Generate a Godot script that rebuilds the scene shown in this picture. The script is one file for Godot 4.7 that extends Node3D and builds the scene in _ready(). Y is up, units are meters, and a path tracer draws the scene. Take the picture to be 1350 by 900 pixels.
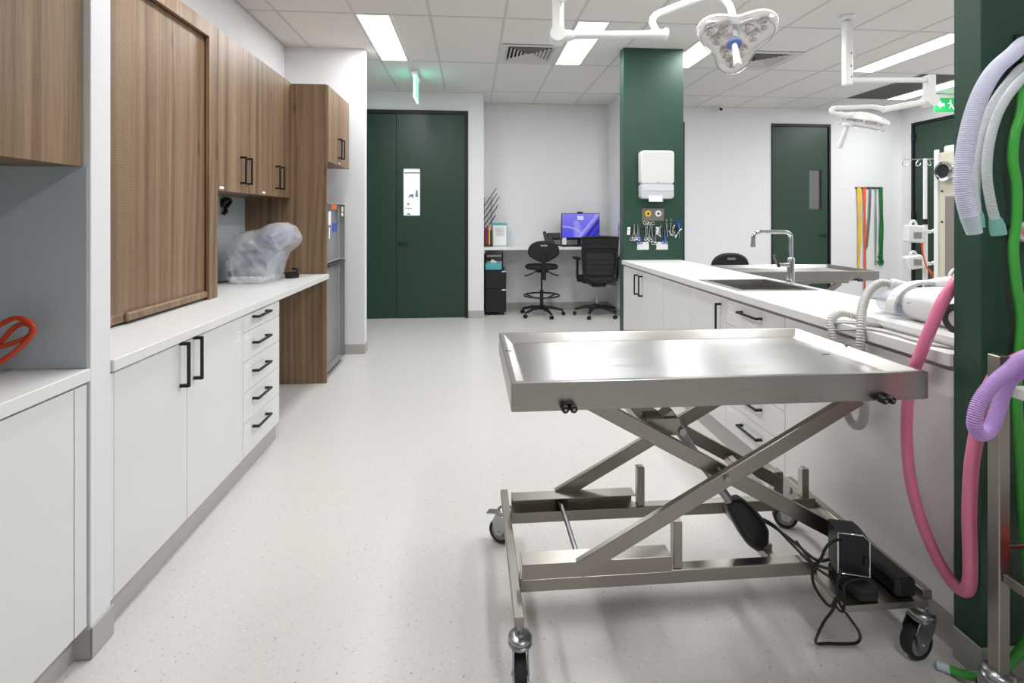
extends Node3D
# A veterinary treatment room. Plan coordinates are used throughout: X to the right, Y up, Z forward
# from the camera's foot point (Builder turns them into Godot's z = -Z). Units are metres.

const CEIL := 3.1
const GX := -0.985      # ceiling grid: first line, spacing across, first line, spacing along
const GDX := 0.6355
const GZ := 4.305
const GDZ := 1.26

var taken := {}
var origin_of := {}
var M := {}
var rng := RandomNumberGenerator.new()


class Builder:
	var V := PackedVector3Array()
	var N := PackedVector3Array()
	var U := PackedVector2Array()

	func tri(a: Vector3, b: Vector3, c: Vector3, na: Vector3, nb: Vector3, nc: Vector3) -> void:
		if (b - a).cross(c - a).dot(na + nb + nc) < 0.0:
			var t := b; b = c; c = t
			t = nb; nb = nc; nc = t
		var m := (na + nb + nc).abs()
		for k in 3:
			var p: Vector3 = [a, b, c][k]
			var n: Vector3 = [na, nb, nc][k]
			V.append(Vector3(p.x, p.y, -p.z))
			N.append(Vector3(n.x, n.y, -n.z))
			if m.y >= m.x and m.y >= m.z:
				U.append(Vector2(p.x, p.z))
			elif m.x >= m.z:
				U.append(Vector2(p.z, p.y))
			else:
				U.append(Vector2(p.x, p.y))

	func face(pts: Array, hint: Vector3) -> void:
		var n := Vector3.ZERO
		for i in pts.size():
			var p: Vector3 = pts[i]
			var q: Vector3 = pts[(i + 1) % pts.size()]
			n += p.cross(q)
		if n.length() < 1e-12:
			return
		n = n.normalized()
		if n.dot(hint) < 0.0:
			n = -n
		for i in range(1, pts.size() - 1):
			tri(pts[0], pts[i], pts[i + 1], n, n, n)

	func boxt(xf: Transform3D, size: Vector3, bev := 0.0) -> Builder:
		var h := size / 2.0
		var P := func(k: int, s: Vector3) -> Vector3:
			var l := Vector3(s.x * (h.x - bev), s.y * (h.y - bev), s.z * (h.z - bev))
			l[k] = s[k] * h[k]
			return xf * l
		for k in 3:
			var i := (k + 1) % 3
			var j := (k + 2) % 3
			for sg in [-1.0, 1.0]:
				var pts := []
				for q in [[-1, -1], [1, -1], [1, 1], [-1, 1]]:
					var s := Vector3.ZERO
					s[k] = sg; s[i] = q[0]; s[j] = q[1]
					pts.append(P.call(k, s))
				face(pts, xf.basis[k] * sg)
		if bev <= 0.0:
			return self
		for k in 3:
			var i := (k + 1) % 3
			var j := (k + 2) % 3
			for a in [-1.0, 1.0]:
				for b in [-1.0, 1.0]:
					var s := Vector3.ZERO
					s[i] = a; s[j] = b
					var s0 := s; s0[k] = -1.0
					var s1 := s; s1[k] = 1.0
					face([P.call(i, s0), P.call(i, s1), P.call(j, s1), P.call(j, s0)], xf.basis[i] * a + xf.basis[j] * b)
		for a in [-1.0, 1.0]:
			for b in [-1.0, 1.0]:
				for c in [-1.0, 1.0]:
					var s := Vector3(a, b, c)
					face([P.call(0, s), P.call(1, s), P.call(2, s)], xf.basis * s)
		return self

	func box(x0: float, x1: float, y0: float, y1: float, z0: float, z1: float, bev := 0.0) -> Builder:
		boxt(Transform3D(Basis(), Vector3(x0 + x1, y0 + y1, z0 + z1) / 2.0), Vector3(absf(x1 - x0), absf(y1 - y0), absf(z1 - z0)), bev)
		return self

	# a square bar from a to b: w across, h along «up»
	func bar(a: Vector3, b: Vector3, w: float, h: float, up := Vector3.UP, bev := 0.0) -> Builder:
		var d := (b - a).normalized()
		var side := d.cross(up).normalized()
		var u := side.cross(d).normalized()
		boxt(Transform3D(Basis(d, u, side), (a + b) / 2.0), Vector3((b - a).length(), h, w), bev)
		return self

	func grid(rows: Array, wrap := true, caps := true) -> Builder:
		var n: int = rows.size()
		var m: int = rows[0].size()
		var mid := []
		for i in n:
			var c := Vector3.ZERO
			for p in rows[i]:
				c += p
			mid.append(c / m)
		var nor := []
		for i in n:
			var r := PackedVector3Array()
			for j in m:
				var du: Vector3 = rows[mini(i + 1, n - 1)][j] - rows[maxi(i - 1, 0)][j]
				var j0 := (j + m - 1) % m if wrap else maxi(j - 1, 0)
				var j1 := (j + 1) % m if wrap else mini(j + 1, m - 1)
				var dv: Vector3 = rows[i][j1] - rows[i][j0]
				var q := du.cross(dv)
				if q.length() < 1e-14:
					q = rows[i][j] - mid[i]
				r.append(q.normalized())
			nor.append(r)
		# one sign for the whole surface: outwards from the rows' middles
		var sum := 0.0
		for i in n:
			for j in m:
				sum += nor[i][j].dot((rows[i][j] - mid[i]).normalized())
		var sg := 1.0 if sum >= 0.0 else -1.0
		for i in n - 1:
			for j in (m if wrap else m - 1):
				var k := (j + 1) % m
				var a: Vector3 = rows[i][j]; var b: Vector3 = rows[i][k]
				var c: Vector3 = rows[i + 1][k]; var d: Vector3 = rows[i + 1][j]
				tri(a, b, c, nor[i][j] * sg, nor[i][k] * sg, nor[i + 1][k] * sg)
				tri(a, c, d, nor[i][j] * sg, nor[i + 1][k] * sg, nor[i + 1][j] * sg)
		if caps and wrap:
			face(Array(rows[0]), mid[0] - mid[1])
			face(Array(rows[n - 1]), mid[n - 1] - mid[n - 2])
		return self

	# a round tube along points; r is one radius or one for each point
	func tube(pts: Array, r, seg := 8, caps := true) -> Builder:
		var rows := []
		var t: Vector3 = (pts[1] - pts[0]).normalized()
		var u := t.cross(Vector3.UP if absf(t.y) < 0.9 else Vector3.RIGHT).normalized()
		for i in pts.size():
			var t2: Vector3 = (pts[mini(i + 1, pts.size() - 1)] - pts[maxi(i - 1, 0)]).normalized()
			u = (u - t2 * u.dot(t2)).normalized()
			var w := t2.cross(u)
			var rr: float = r[i] if r is Array else r
			var row := PackedVector3Array()
			for k in seg:
				var a := TAU * k / seg
				row.append(pts[i] + (u * cos(a) + w * sin(a)) * rr)
			rows.append(row)
		return grid(rows, true, caps)

	func rod(a: Vector3, b: Vector3, r: float, seg := 12) -> Builder:
		return lathe([Vector2(0, 0), Vector2(r, 0), Vector2(r, (b - a).length()), Vector2(0, (b - a).length())], along(a, b), seg)

	static func along(a: Vector3, b: Vector3) -> Transform3D:
		var d := (b - a).normalized()
		var s := d.cross(Vector3.UP if absf(d.y) < 0.9 else Vector3.RIGHT).normalized()
		return Transform3D(Basis(s, d, s.cross(d)), a)

	# profile of (radius, height) turned about the local y axis
	func lathe(prof: Array, xf: Transform3D, seg := 20) -> Builder:
		var ns := []
		for i in prof.size() - 1:
			var d: Vector2 = prof[i + 1] - prof[i]
			ns.append(Vector2(d.y, -d.x).normalized())
		# outward sign
		var s := 0.0
		for i in ns.size():
			s += ns[i].x * absf(prof[i + 1].y - prof[i].y)
		var sg := 1.0 if s >= 0.0 else -1.0
		for i in ns.size():
			var n0: Vector2 = ns[i]
			var n1: Vector2 = ns[i]
			if i > 0 and ns[i - 1].dot(ns[i]) > 0.7:
				n0 = (ns[i] + ns[i - 1]).normalized()
			if i < ns.size() - 1 and ns[i + 1].dot(ns[i]) > 0.7:
				n1 = (ns[i] + ns[i + 1]).normalized()
			for k in seg:
				var a0 := TAU * k / seg
				var a1 := TAU * (k + 1) / seg
				var c0 := Vector3(cos(a0), 0, sin(a0)); var c1 := Vector3(cos(a1), 0, sin(a1))
				var p: Vector2 = prof[i]; var q: Vector2 = prof[i + 1]
				var A: Vector3 = xf * (c0 * p.x + Vector3.UP * p.y); var B: Vector3 = xf * (c1 * p.x + Vector3.UP * p.y)
				var C: Vector3 = xf * (c1 * q.x + Vector3.UP * q.y); var D: Vector3 = xf * (c0 * q.x + Vector3.UP * q.y)
				var nA: Vector3 = xf.basis * (c0 * n0.x + Vector3.UP * n0.y) * sg; var nB: Vector3 = xf.basis * (c1 * n0.x + Vector3.UP * n0.y) * sg
				var nC: Vector3 = xf.basis * (c1 * n1.x + Vector3.UP * n1.y) * sg; var nD: Vector3 = xf.basis * (c0 * n1.x + Vector3.UP * n1.y) * sg
				if p.x > 1e-6:
					tri(A, B, C, nA, nB, nC)
				if q.x > 1e-6:
					tri(A, C, D, nA, nC, nD)
		return self

	# polygon in the local xy plane, extruded from z = -depth/2 to depth/2
	func prism(poly: PackedVector2Array, xf: Transform3D, depth: float, bev := 0.0) -> Builder:
		var n := poly.size()
		var area := 0.0
		for i in n:
			area += poly[i].cross(poly[(i + 1) % n])
		if area < 0.0:
			poly = poly.duplicate()
			poly.reverse()
		var en := []
		for i in n:
			var d := (poly[(i + 1) % n] - poly[i]).normalized()
			en.append(Vector2(d.y, -d.x))
		var inner := PackedVector2Array()
		for i in n:
			var a: Vector2 = en[(i + n - 1) % n]; var b: Vector2 = en[i]
			var mt := (a + b).normalized()
			inner.append(poly[i] - mt * bev / maxf(0.3, mt.dot(b)))
		var idx := Geometry2D.triangulate_polygon(inner)
		for sg in [-1.0, 1.0]:
			var nn: Vector3 = xf.basis.z.normalized() * sg
			for t in range(0, idx.size(), 3):
				var q := []
				for k in 3:
					var p := inner[idx[t + k]]
					q.append(xf * Vector3(p.x, p.y, sg * depth / 2.0))
				tri(q[0], q[1], q[2], nn, nn, nn)
		var rings := [[inner, -depth / 2.0], [poly, -depth / 2.0 + bev], [poly, depth / 2.0 - bev], [inner, depth / 2.0]]
		for r in 3:
			if bev <= 0.0 and r != 1:
				continue
			var lean: float = [-1.0, 0.0, 1.0][r]
			for i in n:
				var j := (i + 1) % n
				var na: Vector2 = en[i]; var nb: Vector2 = en[i]
				if en[(i + n - 1) % n].dot(en[i]) > 0.75:
					na = (en[(i + n - 1) % n] + en[i]).normalized()
				if en[j].dot(en[i]) > 0.75:
					nb = (en[j] + en[i]).normalized()
				var NA: Vector3 = (xf.basis * Vector3(na.x, na.y, lean)).normalized(); var NB: Vector3 = (xf.basis * Vector3(nb.x, nb.y, lean)).normalized()
				var p0: Vector2 = rings[r][0][i]; var p1: Vector2 = rings[r][0][j]; var p2: Vector2 = rings[r + 1][0][j]; var p3: Vector2 = rings[r + 1][0][i]
				var za: float = rings[r][1]; var zb: float = rings[r + 1][1]
				var A: Vector3 = xf * Vector3(p0.x, p0.y, za); var B: Vector3 = xf * Vector3(p1.x, p1.y, za)
				var C: Vector3 = xf * Vector3(p2.x, p2.y, zb); var D: Vector3 = xf * Vector3(p3.x, p3.y, zb)
				tri(A, B, C, NA, NB, NB)
				tri(A, C, D, NA, NB, NA)
		return self

	func ball(c: Vector3, r: Vector3, seg := 16) -> Builder:
		var prof := []
		for i in 9:
			var a := -PI / 2 + PI * i / 8.0
			prof.append(Vector2(cos(a), sin(a)))
		prof[0].x = 0.0
		prof[8].x = 0.0
		return lathe(prof, Transform3D(Basis(Vector3(r.x, 0, 0), Vector3(0, r.y, 0), Vector3(0, 0, r.z)), c), seg)

	# a flat picture: its own UVs from 0 to 1
	func picture(a: Vector3, b: Vector3, c: Vector3, d: Vector3, hint: Vector3) -> Builder:
		var before := V.size()
		face([a, b, c, d], hint)
		for k in range(before, V.size()):
			var p := Vector3(V[k].x, V[k].y, -V[k].z)
			U[k] = Vector2((p - a).dot(b - a) / (b - a).length_squared(), (p - a).dot(d - a) / (d - a).length_squared())
		return self

	func mesh(at: Vector3) -> ArrayMesh:
		var o := Vector3(at.x, at.y, -at.z)
		var P := V.duplicate()
		for i in P.size():
			P[i] -= o
		var arr := []
		arr.resize(Mesh.ARRAY_MAX)
		arr[Mesh.ARRAY_VERTEX] = P
		arr[Mesh.ARRAY_NORMAL] = N
		arr[Mesh.ARRAY_TEX_UV] = U
		var m := ArrayMesh.new()
		m.add_surface_from_arrays(Mesh.PRIMITIVE_TRIANGLES, arr)
		return m


func nb() -> Builder:
	return Builder.new()

func v3(x: float, y: float, z: float) -> Vector3:
	return Vector3(x, y, z)

func numbered(called: String) -> String:
	if not taken.has(called):
		taken[called] = 0
		return called
	taken[called] += 1
	return "%s_%03d" % [called, taken[called]]

func describe(o: Node3D, label: String, category: String, group := "") -> void:
	o.set_meta("label", label)
	o.set_meta("category", category)
	if group:
		o.set_meta("group", group)

# a thing with parts: a Node3D at its base
func thing(called: String, label: String, category: String, at: Vector3, group := "") -> Node3D:
	var o := Node3D.new()
	o.name = numbered(called)
	add_child(o)
	o.position = Vector3(at.x, at.y, -at.z)
	origin_of[o] = at
	describe(o, label, category, group)
	return o

func part(parent: Node3D, called: String, b: Builder, m: Material, label := "") -> MeshInstance3D:
	var o := MeshInstance3D.new()
	o.name = called
	o.mesh = b.mesh(origin_of[parent])
	o.material_override = m
	parent.add_child(o, true)
	origin_of[o] = origin_of[parent]
	if label:
		o.set_meta("label", label)
	return o

# a thing of one mesh
func solo(called: String, b: Builder, m: Material, label: String, category: String, at: Vector3, group := "") -> MeshInstance3D:
	var o := MeshInstance3D.new()
	o.name = numbered(called)
	o.mesh = b.mesh(at)
	o.material_override = m
	add_child(o)
	o.position = Vector3(at.x, at.y, -at.z)
	origin_of[o] = at
	describe(o, label, category, group)
	return o

# a piece of the setting
func setting(called: String, b: Builder, m: Material) -> MeshInstance3D:
	var o := MeshInstance3D.new()
	o.name = called
	o.mesh = b.mesh(Vector3.ZERO)
	o.material_override = m
	o.set_meta("kind", "structure")
	add_child(o)
	origin_of[o] = Vector3.ZERO
	return o

func words(parent: Node3D, called: String, text: String, size: float, where: Vector3, right: Vector3, up: Vector3, m: Material) -> MeshInstance3D:
	var t := TextMesh.new()
	t.text = text
	var f := SystemFont.new()
	f.font_names = PackedStringArray(["Droid Sans"])
	t.font = f
	t.font_size = 32
	t.pixel_size = size / 32.0
	t.depth = 0.0006
	var o := MeshInstance3D.new()
	o.name = called
	o.mesh = t
	o.material_override = m
	parent.add_child(o, true)
	var g: Vector3 = where - origin_of[parent]
	var rr := Vector3(right.x, right.y, -right.z).normalized()
	var uu := Vector3(up.x, up.y, -up.z).normalized()
	o.transform = Transform3D(Basis(rr, uu, rr.cross(uu)), Vector3(g.x, g.y, -g.z))
	return o

# Catmull-Rom through the points, resampled evenly
func spline(pts: Array, step: float) -> Array:
	var fine := []
	var n := pts.size()
	for i in n - 1:
		var p0: Vector3 = pts[maxi(i - 1, 0)]; var p1: Vector3 = pts[i]
		var p2: Vector3 = pts[i + 1]; var p3: Vector3 = pts[mini(i + 2, n - 1)]
		for k in 24:
			var t := k / 24.0
			fine.append(0.5 * ((2.0 * p1) + (p2 - p0) * t + (2.0 * p0 - 5.0 * p1 + 4.0 * p2 - p3) * t * t + (3.0 * p1 - p0 - 3.0 * p2 + p3) * t * t * t))
	fine.append(pts[n - 1])
	var out := [fine[0]]
	var left := step
	for i in fine.size() - 1:
		var a: Vector3 = fine[i]; var b: Vector3 = fine[i + 1]
		var l := a.distance_to(b)
		var s := 0.0
		while l - s >= left:
			s += left
			out.append(a.lerp(b, s / l))
			left = step
		left -= l - s
	if out[out.size() - 1].distance_to(pts[n - 1]) > step * 0.3:
		out.append(pts[n - 1])
	return out

func pipe(pts: Array, r: float, seg := 8, step := 0.0) -> Builder:
	return nb().tube(spline(pts, step if step > 0.0 else maxf(r * 1.2, 0.006)), r, seg)

# a corrugated hose: ribs every «pitch»
func ribbed(pts: Array, r: float, pitch: float, depth: float, seg := 14) -> Builder:
	var p := spline(pts, pitch / 4.0)
	var rad := []
	for i in p.size():
		rad.append(r - depth * [0.0, 0.35, 1.0, 0.35][i % 4])
	return nb().tube(p, rad, seg)

func rrect(w: float, h: float, r: float, steps := 4) -> PackedVector2Array:
	var out := PackedVector2Array()
	for q in 4:
		var c := Vector2([1, -1, -1, 1][q] * (w / 2 - r), [1, 1, -1, -1][q] * (h / 2 - r))
		for k in steps + 1:
			var a := PI / 2 * q + PI / 2 * k / steps
			out.append(c + Vector2(cos(a), sin(a)) * r)
	return out

func oval(w: float, h: float, n := 24) -> PackedVector2Array:
	var out := PackedVector2Array()
	for k in n:
		out.append(Vector2(cos(TAU * k / n) * w / 2, sin(TAU * k / n) * h / 2))
	return out

# frames for prism(): local x, y and the direction of extrusion
func looking(at: Vector3, x: Vector3, y: Vector3) -> Transform3D:
	return Transform3D(Basis(x, y, x.cross(y)), at)


# ---------------------------------------------------------------- materials
func mat(c: Color, rough := 0.5, metal := 0.0, spec := 0.5) -> StandardMaterial3D:
	var m := StandardMaterial3D.new()
	m.albedo_color = c
	m.roughness = rough
	m.metallic = metal
	m.metallic_specular = spec
	return m

func glow(c: Color, e: float) -> StandardMaterial3D:
	var m := mat(c, 0.5)
	m.emission_enabled = true
	m.emission = c
	m.emission_energy_multiplier = e
	return m

func clear(c: Color, a: float, rough: float) -> StandardMaterial3D:
	var m := mat(Color(c.r, c.g, c.b, a), rough)
	m.transparency = BaseMaterial3D.TRANSPARENCY_ALPHA
	return m

func noise(freq: float, octaves: int, sd: int) -> FastNoiseLite:
	var n := FastNoiseLite.new()
	n.noise_type = FastNoiseLite.TYPE_SIMPLEX_SMOOTH
	n.frequency = freq
	n.fractal_octaves = octaves
	n.seed = sd
	return n

func triplanar(m: StandardMaterial3D, scale: Vector3, offset := Vector3.ZERO) -> void:
	m.uv1_triplanar = true
	m.uv1_world_triplanar = true
	m.uv1_scale = scale
	m.uv1_offset = offset
	m.uv1_triplanar_sharpness = 8.0

func wood_image() -> ImageTexture:
	var w := 512
	var h := 1024
	var im := Image.create(w, h, false, Image.FORMAT_RGB8)
	var broad := noise(0.012, 3, 11)
	var fine := noise(0.09, 3, 12)
	var bend := noise(0.006, 2, 13)
	var pore := noise(0.35, 2, 14)
	var knots := []
	var r := RandomNumberGenerator.new()
	r.seed = 9
	for k in 12:
		knots.append(Vector2(r.randf_range(20, 440), r.randf_range(0, 1000)))
	var dark := Color(0.395, 0.318, 0.252)
	var mid := Color(0.548, 0.458, 0.368)
	var pale := Color(0.675, 0.585, 0.480)
	for y in h:
		for x in w:
			var v := 0.0
			for turn in 2:
				var share := 1.0
				if x >= w - 64:
					share = (w - x) / 64.0 if turn == 0 else 1.0 - (w - x) / 64.0
				elif turn == 1:
					break
				var xx := float(x - turn * w)
				var b := bend.get_noise_2d(xx * 0.5, y * 0.10) * 20.0
				var kn := 0.0
				for q in knots:
					var dx: float = xx - q.x
					var dy: float = y - q.y
					if absf(dx) < 60.0 and absf(dy) < 160.0:
						b += dx * 0.6 * exp(-dx * dx / 500.0 - dy * dy / 5000.0)
						kn += exp(-dx * dx / 30.0 - dy * dy / 160.0)
				var s := broad.get_noise_2d((xx + b) * 1.6, y * 0.02) * 0.75 - kn * 0.7
				s += fine.get_noise_2d((xx + b) * 1.2, y * 0.008) * 0.30
				s += sin((xx + b * 1.8) * 0.22 + broad.get_noise_2d(xx * 0.3, y * 0.03) * 7.0) * 0.10
				s += pore.get_noise_2d(xx * 1.5, y * 0.03) * 0.28
				v += s * share
			v = clampf(v * 0.75 + 0.5, 0.0, 1.0)
			im.set_pixel(x, y, dark.lerp(mid, v * 2.0) if v < 0.5 else mid.lerp(pale, v * 2.0 - 1.0))
	return ImageTexture.create_from_image(im)

func floor_image() -> ImageTexture:
	var n := 1024
	var im := Image.create(n, n, false, Image.FORMAT_RGB8)
	im.fill(Color(0.808, 0.797, 0.782))
	var r := RandomNumberGenerator.new()
	r.seed = 5
	for k in 15000:
		var x := r.randi_range(0, n - 4)
		var y := r.randi_range(0, n - 4)
		var t := r.randf()
		var c := Color(0.752, 0.742, 0.728)
		if t > 0.93:
			c = Color(0.87, 0.863, 0.853)
		elif t > 0.88:
			c = Color(0.65, 0.615, 0.58)
		elif t > 0.5:
			c = Color(0.83, 0.82, 0.806)
		im.fill_rect(Rect2i(x, y, r.randi_range(1, 3), r.randi_range(1, 3)), c)
	return ImageTexture.create_from_image(im)

func tile_image() -> ImageTexture:
	var n := 512
	var im := Image.create(n, n, false, Image.FORMAT_RGB8)
	im.fill(Color(0.895, 0.886, 0.868))
	var r := RandomNumberGenerator.new()
	r.seed = 6
	for k in 9000:
		var g := r.randf_range(-0.035, 0.02)
		im.fill_rect(Rect2i(r.randi_range(0, n - 3), r.randi_range(0, n - 3), r.randi_range(1, 2), r.randi_range(1, 3)), Color(0.895 + g, 0.886 + g, 0.868 + g))
	return ImageTexture.create_from_image(im)

func brushed_image(sd: int, amount := 0.10) -> ImageTexture:
	var n := 512
	var im := Image.create(n, n, false, Image.FORMAT_RGB8)
	var line := noise(0.5, 2, sd)
	var blot := noise(0.015, 3, sd + 1)
	for y in n:
		for x in n:
			var g := 0.72 + line.get_noise_2d(x * 0.012, y) * amount + blot.get_noise_2d(x * 0.5, y) * 0.06
			im.set_pixel(x, y, Color(g, g, g))
	return ImageTexture.create_from_image(im)

func screen_image() -> ImageTexture:
	var w := 320
	var h := 190
	var im := Image.create(w, h, false, Image.FORMAT_RGB8)
	for y in h:
		for x in w:
			var u := x / float(w)
			var t := y / float(h)
			var c := Color(0.56, 0.54, 0.98).lerp(Color(0.40, 0.38, 0.96), clampf(t * 1.1, 0, 1))
			# pale petals sweeping from the lower left, dark folds at the lower right
			var r1 := Vector2(u - 0.02, t - 1.12).length()
			if r1 > 0.52 and r1 < 0.63:
				c = c.lerp(Color(0.72, 0.72, 1.0), 1.0 - absf(r1 - 0.575) / 0.055)
			if r1 < 0.5:
				c = c.lerp(Color(0.36, 0.36, 0.98), 0.7)
			var r2 := Vector2(u + 0.05, (t - 0.95) * 0.9).length()
			if u > 0.3 and u < 0.56 and t > 0.25 + (0.56 - u) * 0.2 and t > (u - 0.3) * 2.4:
				c = c.lerp(Color(0.74, 0.74, 1.0), 0.65 * (1.0 - absf(u - 0.4) / 0.2))
			var d := (u - 0.5) + (t - 1.0) * 0.52
			if d > 0.0:
				c = Color(0.16, 0.14, 0.62).lerp(Color(0.30, 0.28, 0.90), 0.5 + 0.5 * sin(d * 34.0))
			if (d > -0.09 and d < -0.03) or (d > -0.015 and d < 0.015) or (d > 0.045 and d < 0.06):
				c = Color(0.70, 0.69, 1.0)
			im.set_pixel(x, y, c)
	return ImageTexture.create_from_image(im)

func make_materials() -> void:
	M.wall = mat(Color(0.905, 0.905, 0.912), 0.75, 0, 0.35)
	M.white_lam = mat(Color(0.885, 0.882, 0.875), 0.42, 0, 0.5)
	M.top = mat(Color(0.895, 0.893, 0.888), 0.3, 0, 0.5)
	M.gap = mat(Color(0.30, 0.29, 0.28), 0.8)
	M.splash = mat(Color(0.715, 0.752, 0.772), 0.42)
	M.black = mat(Color(0.055, 0.055, 0.060), 0.45)
	M.frame_black = mat(Color(0.07, 0.072, 0.075), 0.5)
	M.rubber = mat(Color(0.13, 0.13, 0.135), 0.7)
	M.soft_black = mat(Color(0.10, 0.10, 0.105), 0.75)
	M.mesh_black = clear(Color(0.07, 0.07, 0.075), 0.86, 0.7)
	M.green = mat(Color(0.150, 0.282, 0.220), 0.42, 0, 0.5)
	M.green_door = mat(Color(0.130, 0.240, 0.185), 0.38, 0, 0.5)
	M.skirt = mat(Color(0.695, 0.682, 0.668), 0.5)
	M.plastic_white = mat(Color(0.90, 0.90, 0.895), 0.3)
	M.enamel = mat(Color(0.93, 0.93, 0.925), 0.28)
	M.paper = mat(Color(0.94, 0.94, 0.94), 0.8)
	M.grey_plastic = mat(Color(0.55, 0.56, 0.57), 0.45)
	M.chrome = mat(Color(0.86, 0.87, 0.88), 0.09, 1.0)
	M.zinc = mat(Color(0.68, 0.69, 0.70), 0.28, 1.0)
	M.fridge = mat(Color(0.60, 0.605, 0.61), 0.3, 0.35)
	M.fridge_dark = mat(Color(0.22, 0.22, 0.225), 0.4, 0.3)
	M.vent = mat(Color(0.82, 0.81, 0.79), 0.6)
	M.vent_dark = mat(Color(0.16, 0.16, 0.16), 0.8)
	M.return_air = mat(Color(0.40, 0.395, 0.385), 0.85)
	M.teal = mat(Color(0.36, 0.66, 0.70), 0.6)
	M.blue = mat(Color(0.16, 0.30, 0.70), 0.45)
	M.collar_blue = mat(Color(0.36, 0.47, 0.72), 0.4)
	M.lens = clear(Color(0.93, 0.91, 0.90), 0.14, 0.14)
	M.red = mat(Color(0.75, 0.08, 0.07), 0.45)
	M.yellow = mat(Color(0.93, 0.76, 0.22), 0.6)
	M.orange = mat(Color(0.90, 0.38, 0.12), 0.55)
	M.cord_orange = mat(Color(0.78, 0.24, 0.08), 0.45)
	M.leash_green = mat(Color(0.10, 0.42, 0.20), 0.7)
	M.leash_grey = mat(Color(0.42, 0.42, 0.40), 0.7)
	M.leash_sage = mat(Color(0.38, 0.52, 0.44), 0.7)
	M.hose_green = mat(Color(0.28, 0.70, 0.27), 0.3)
	M.hose_pink = mat(Color(0.91, 0.50, 0.64), 0.33)
	M.hose_purple = clear(Color(0.80, 0.66, 0.90), 0.9, 0.32)
	M.hose_purple.backlight_enabled = true
	M.hose_purple.backlight = Color(0.5, 0.35, 0.55)
	M.hose_lilac = clear(Color(0.94, 0.945, 0.995), 0.8, 0.26)
	M.hose_lilac.backlight_enabled = true
	M.hose_lilac.backlight = Color(0.5, 0.5, 0.6)
	M.hose_clear = clear(Color(0.93, 0.95, 0.955), 0.58, 0.28)
	M.hose_grey = mat(Color(0.80, 0.795, 0.77), 0.4)
	M.connector = clear(Color(0.55, 0.80, 0.74), 0.8, 0.25)
	M.connector_clear = clear(Color(0.86, 0.92, 0.95), 0.7, 0.25)
	M.bag = clear(Color(0.93, 0.94, 0.96), 0.34, 0.26)
	M.chamber = clear(Color(0.84, 0.86, 0.90), 0.42, 0.3)
	M.cream = mat(Color(0.80, 0.78, 0.70), 0.5)
	M.taupe = mat(Color(0.53, 0.50, 0.48), 0.5)
	M.exit_green = glow(Color(0.10, 0.62, 0.32), 0.55)
	M.exit_pale = glow(Color(0.66, 0.95, 0.86), 0.6)
	M.exit_white = glow(Color(0.92, 1.0, 0.95), 0.8)
	M.panel_glow = glow(Color(1.0, 0.995, 0.98), 1.6)
	M.glass = clear(Color(0.93, 0.97, 0.96), 0.1, 0.03)
	M.film = mat(Color(0.95, 0.97, 0.97), 0.5)
	M.film.backlight_enabled = true
	M.film.backlight = Color(0.9, 0.9, 0.9)
	M.print_grey = mat(Color(0.48, 0.53, 0.60), 0.7)
	M.print_dark = mat(Color(0.16, 0.18, 0.22), 0.7)
	M.steel_base = mat(Color(0.66, 0.64, 0.61), 0.36, 1.0)
	var streak := brushed_image(21, 0.05)
	M.steel = mat(Color(0.69, 0.68, 0.66), 0.40, 1.0)
	M.steel.roughness_texture = streak
	M.steel.roughness_texture_channel = BaseMaterial3D.TEXTURE_CHANNEL_RED
	M.steel.albedo_texture = null
	triplanar(M.steel, Vector3(0.7, 2.2, 2.2))
	M.steel_floor = mat(Color(0.72, 0.72, 0.715), 0.45, 1.0)
	M.steel_floor.roughness_texture = brushed_image(41, 0.09)
	M.steel_floor.anisotropy_enabled = true
	M.steel_floor.anisotropy = -0.9
	triplanar(M.steel_floor, Vector3(0.5, 2.2, 2.2))
	M.steel_base.roughness_texture = brushed_image(31, 0.03)
	M.steel_base.roughness = 0.44
	triplanar(M.steel_base, Vector3(1.6, 1.9, 1.3))
	M.floor = mat(Color.WHITE, 0.34, 0, 0.5)
	M.floor.albedo_texture = floor_image()
	triplanar(M.floor, Vector3(0.45, 0.45, 0.45))
	M.tile = mat(Color.WHITE, 0.9, 0, 0.25)
	M.tile.albedo_texture = tile_image()
	triplanar(M.tile, Vector3(1.0, 1.0, 1.0))
	M.tee = mat(Color(0.80, 0.795, 0.78), 0.6)
	var grain := wood_image()
	for k in 5:
		var m := mat(Color(0.93, 0.905, 0.875), 0.42, 0, 0.45)
		m.albedo_texture = grain
		triplanar(m, Vector3(0.83, 0.31, 0.83), Vector3(0.23 * k, 0.0, 0.37 * k))
		M["wood%d" % k] = m
	M.screen = mat(Color(0.02, 0.02, 0.02), 0.3)
	M.screen.emission_enabled = true
	M.screen.emission = Color.WHITE
	M.screen.emission_operator = BaseMaterial3D.EMISSION_OP_MULTIPLY
	M.screen.emission_texture = screen_image()
	M.screen.emission_energy_multiplier = 0.75


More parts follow.
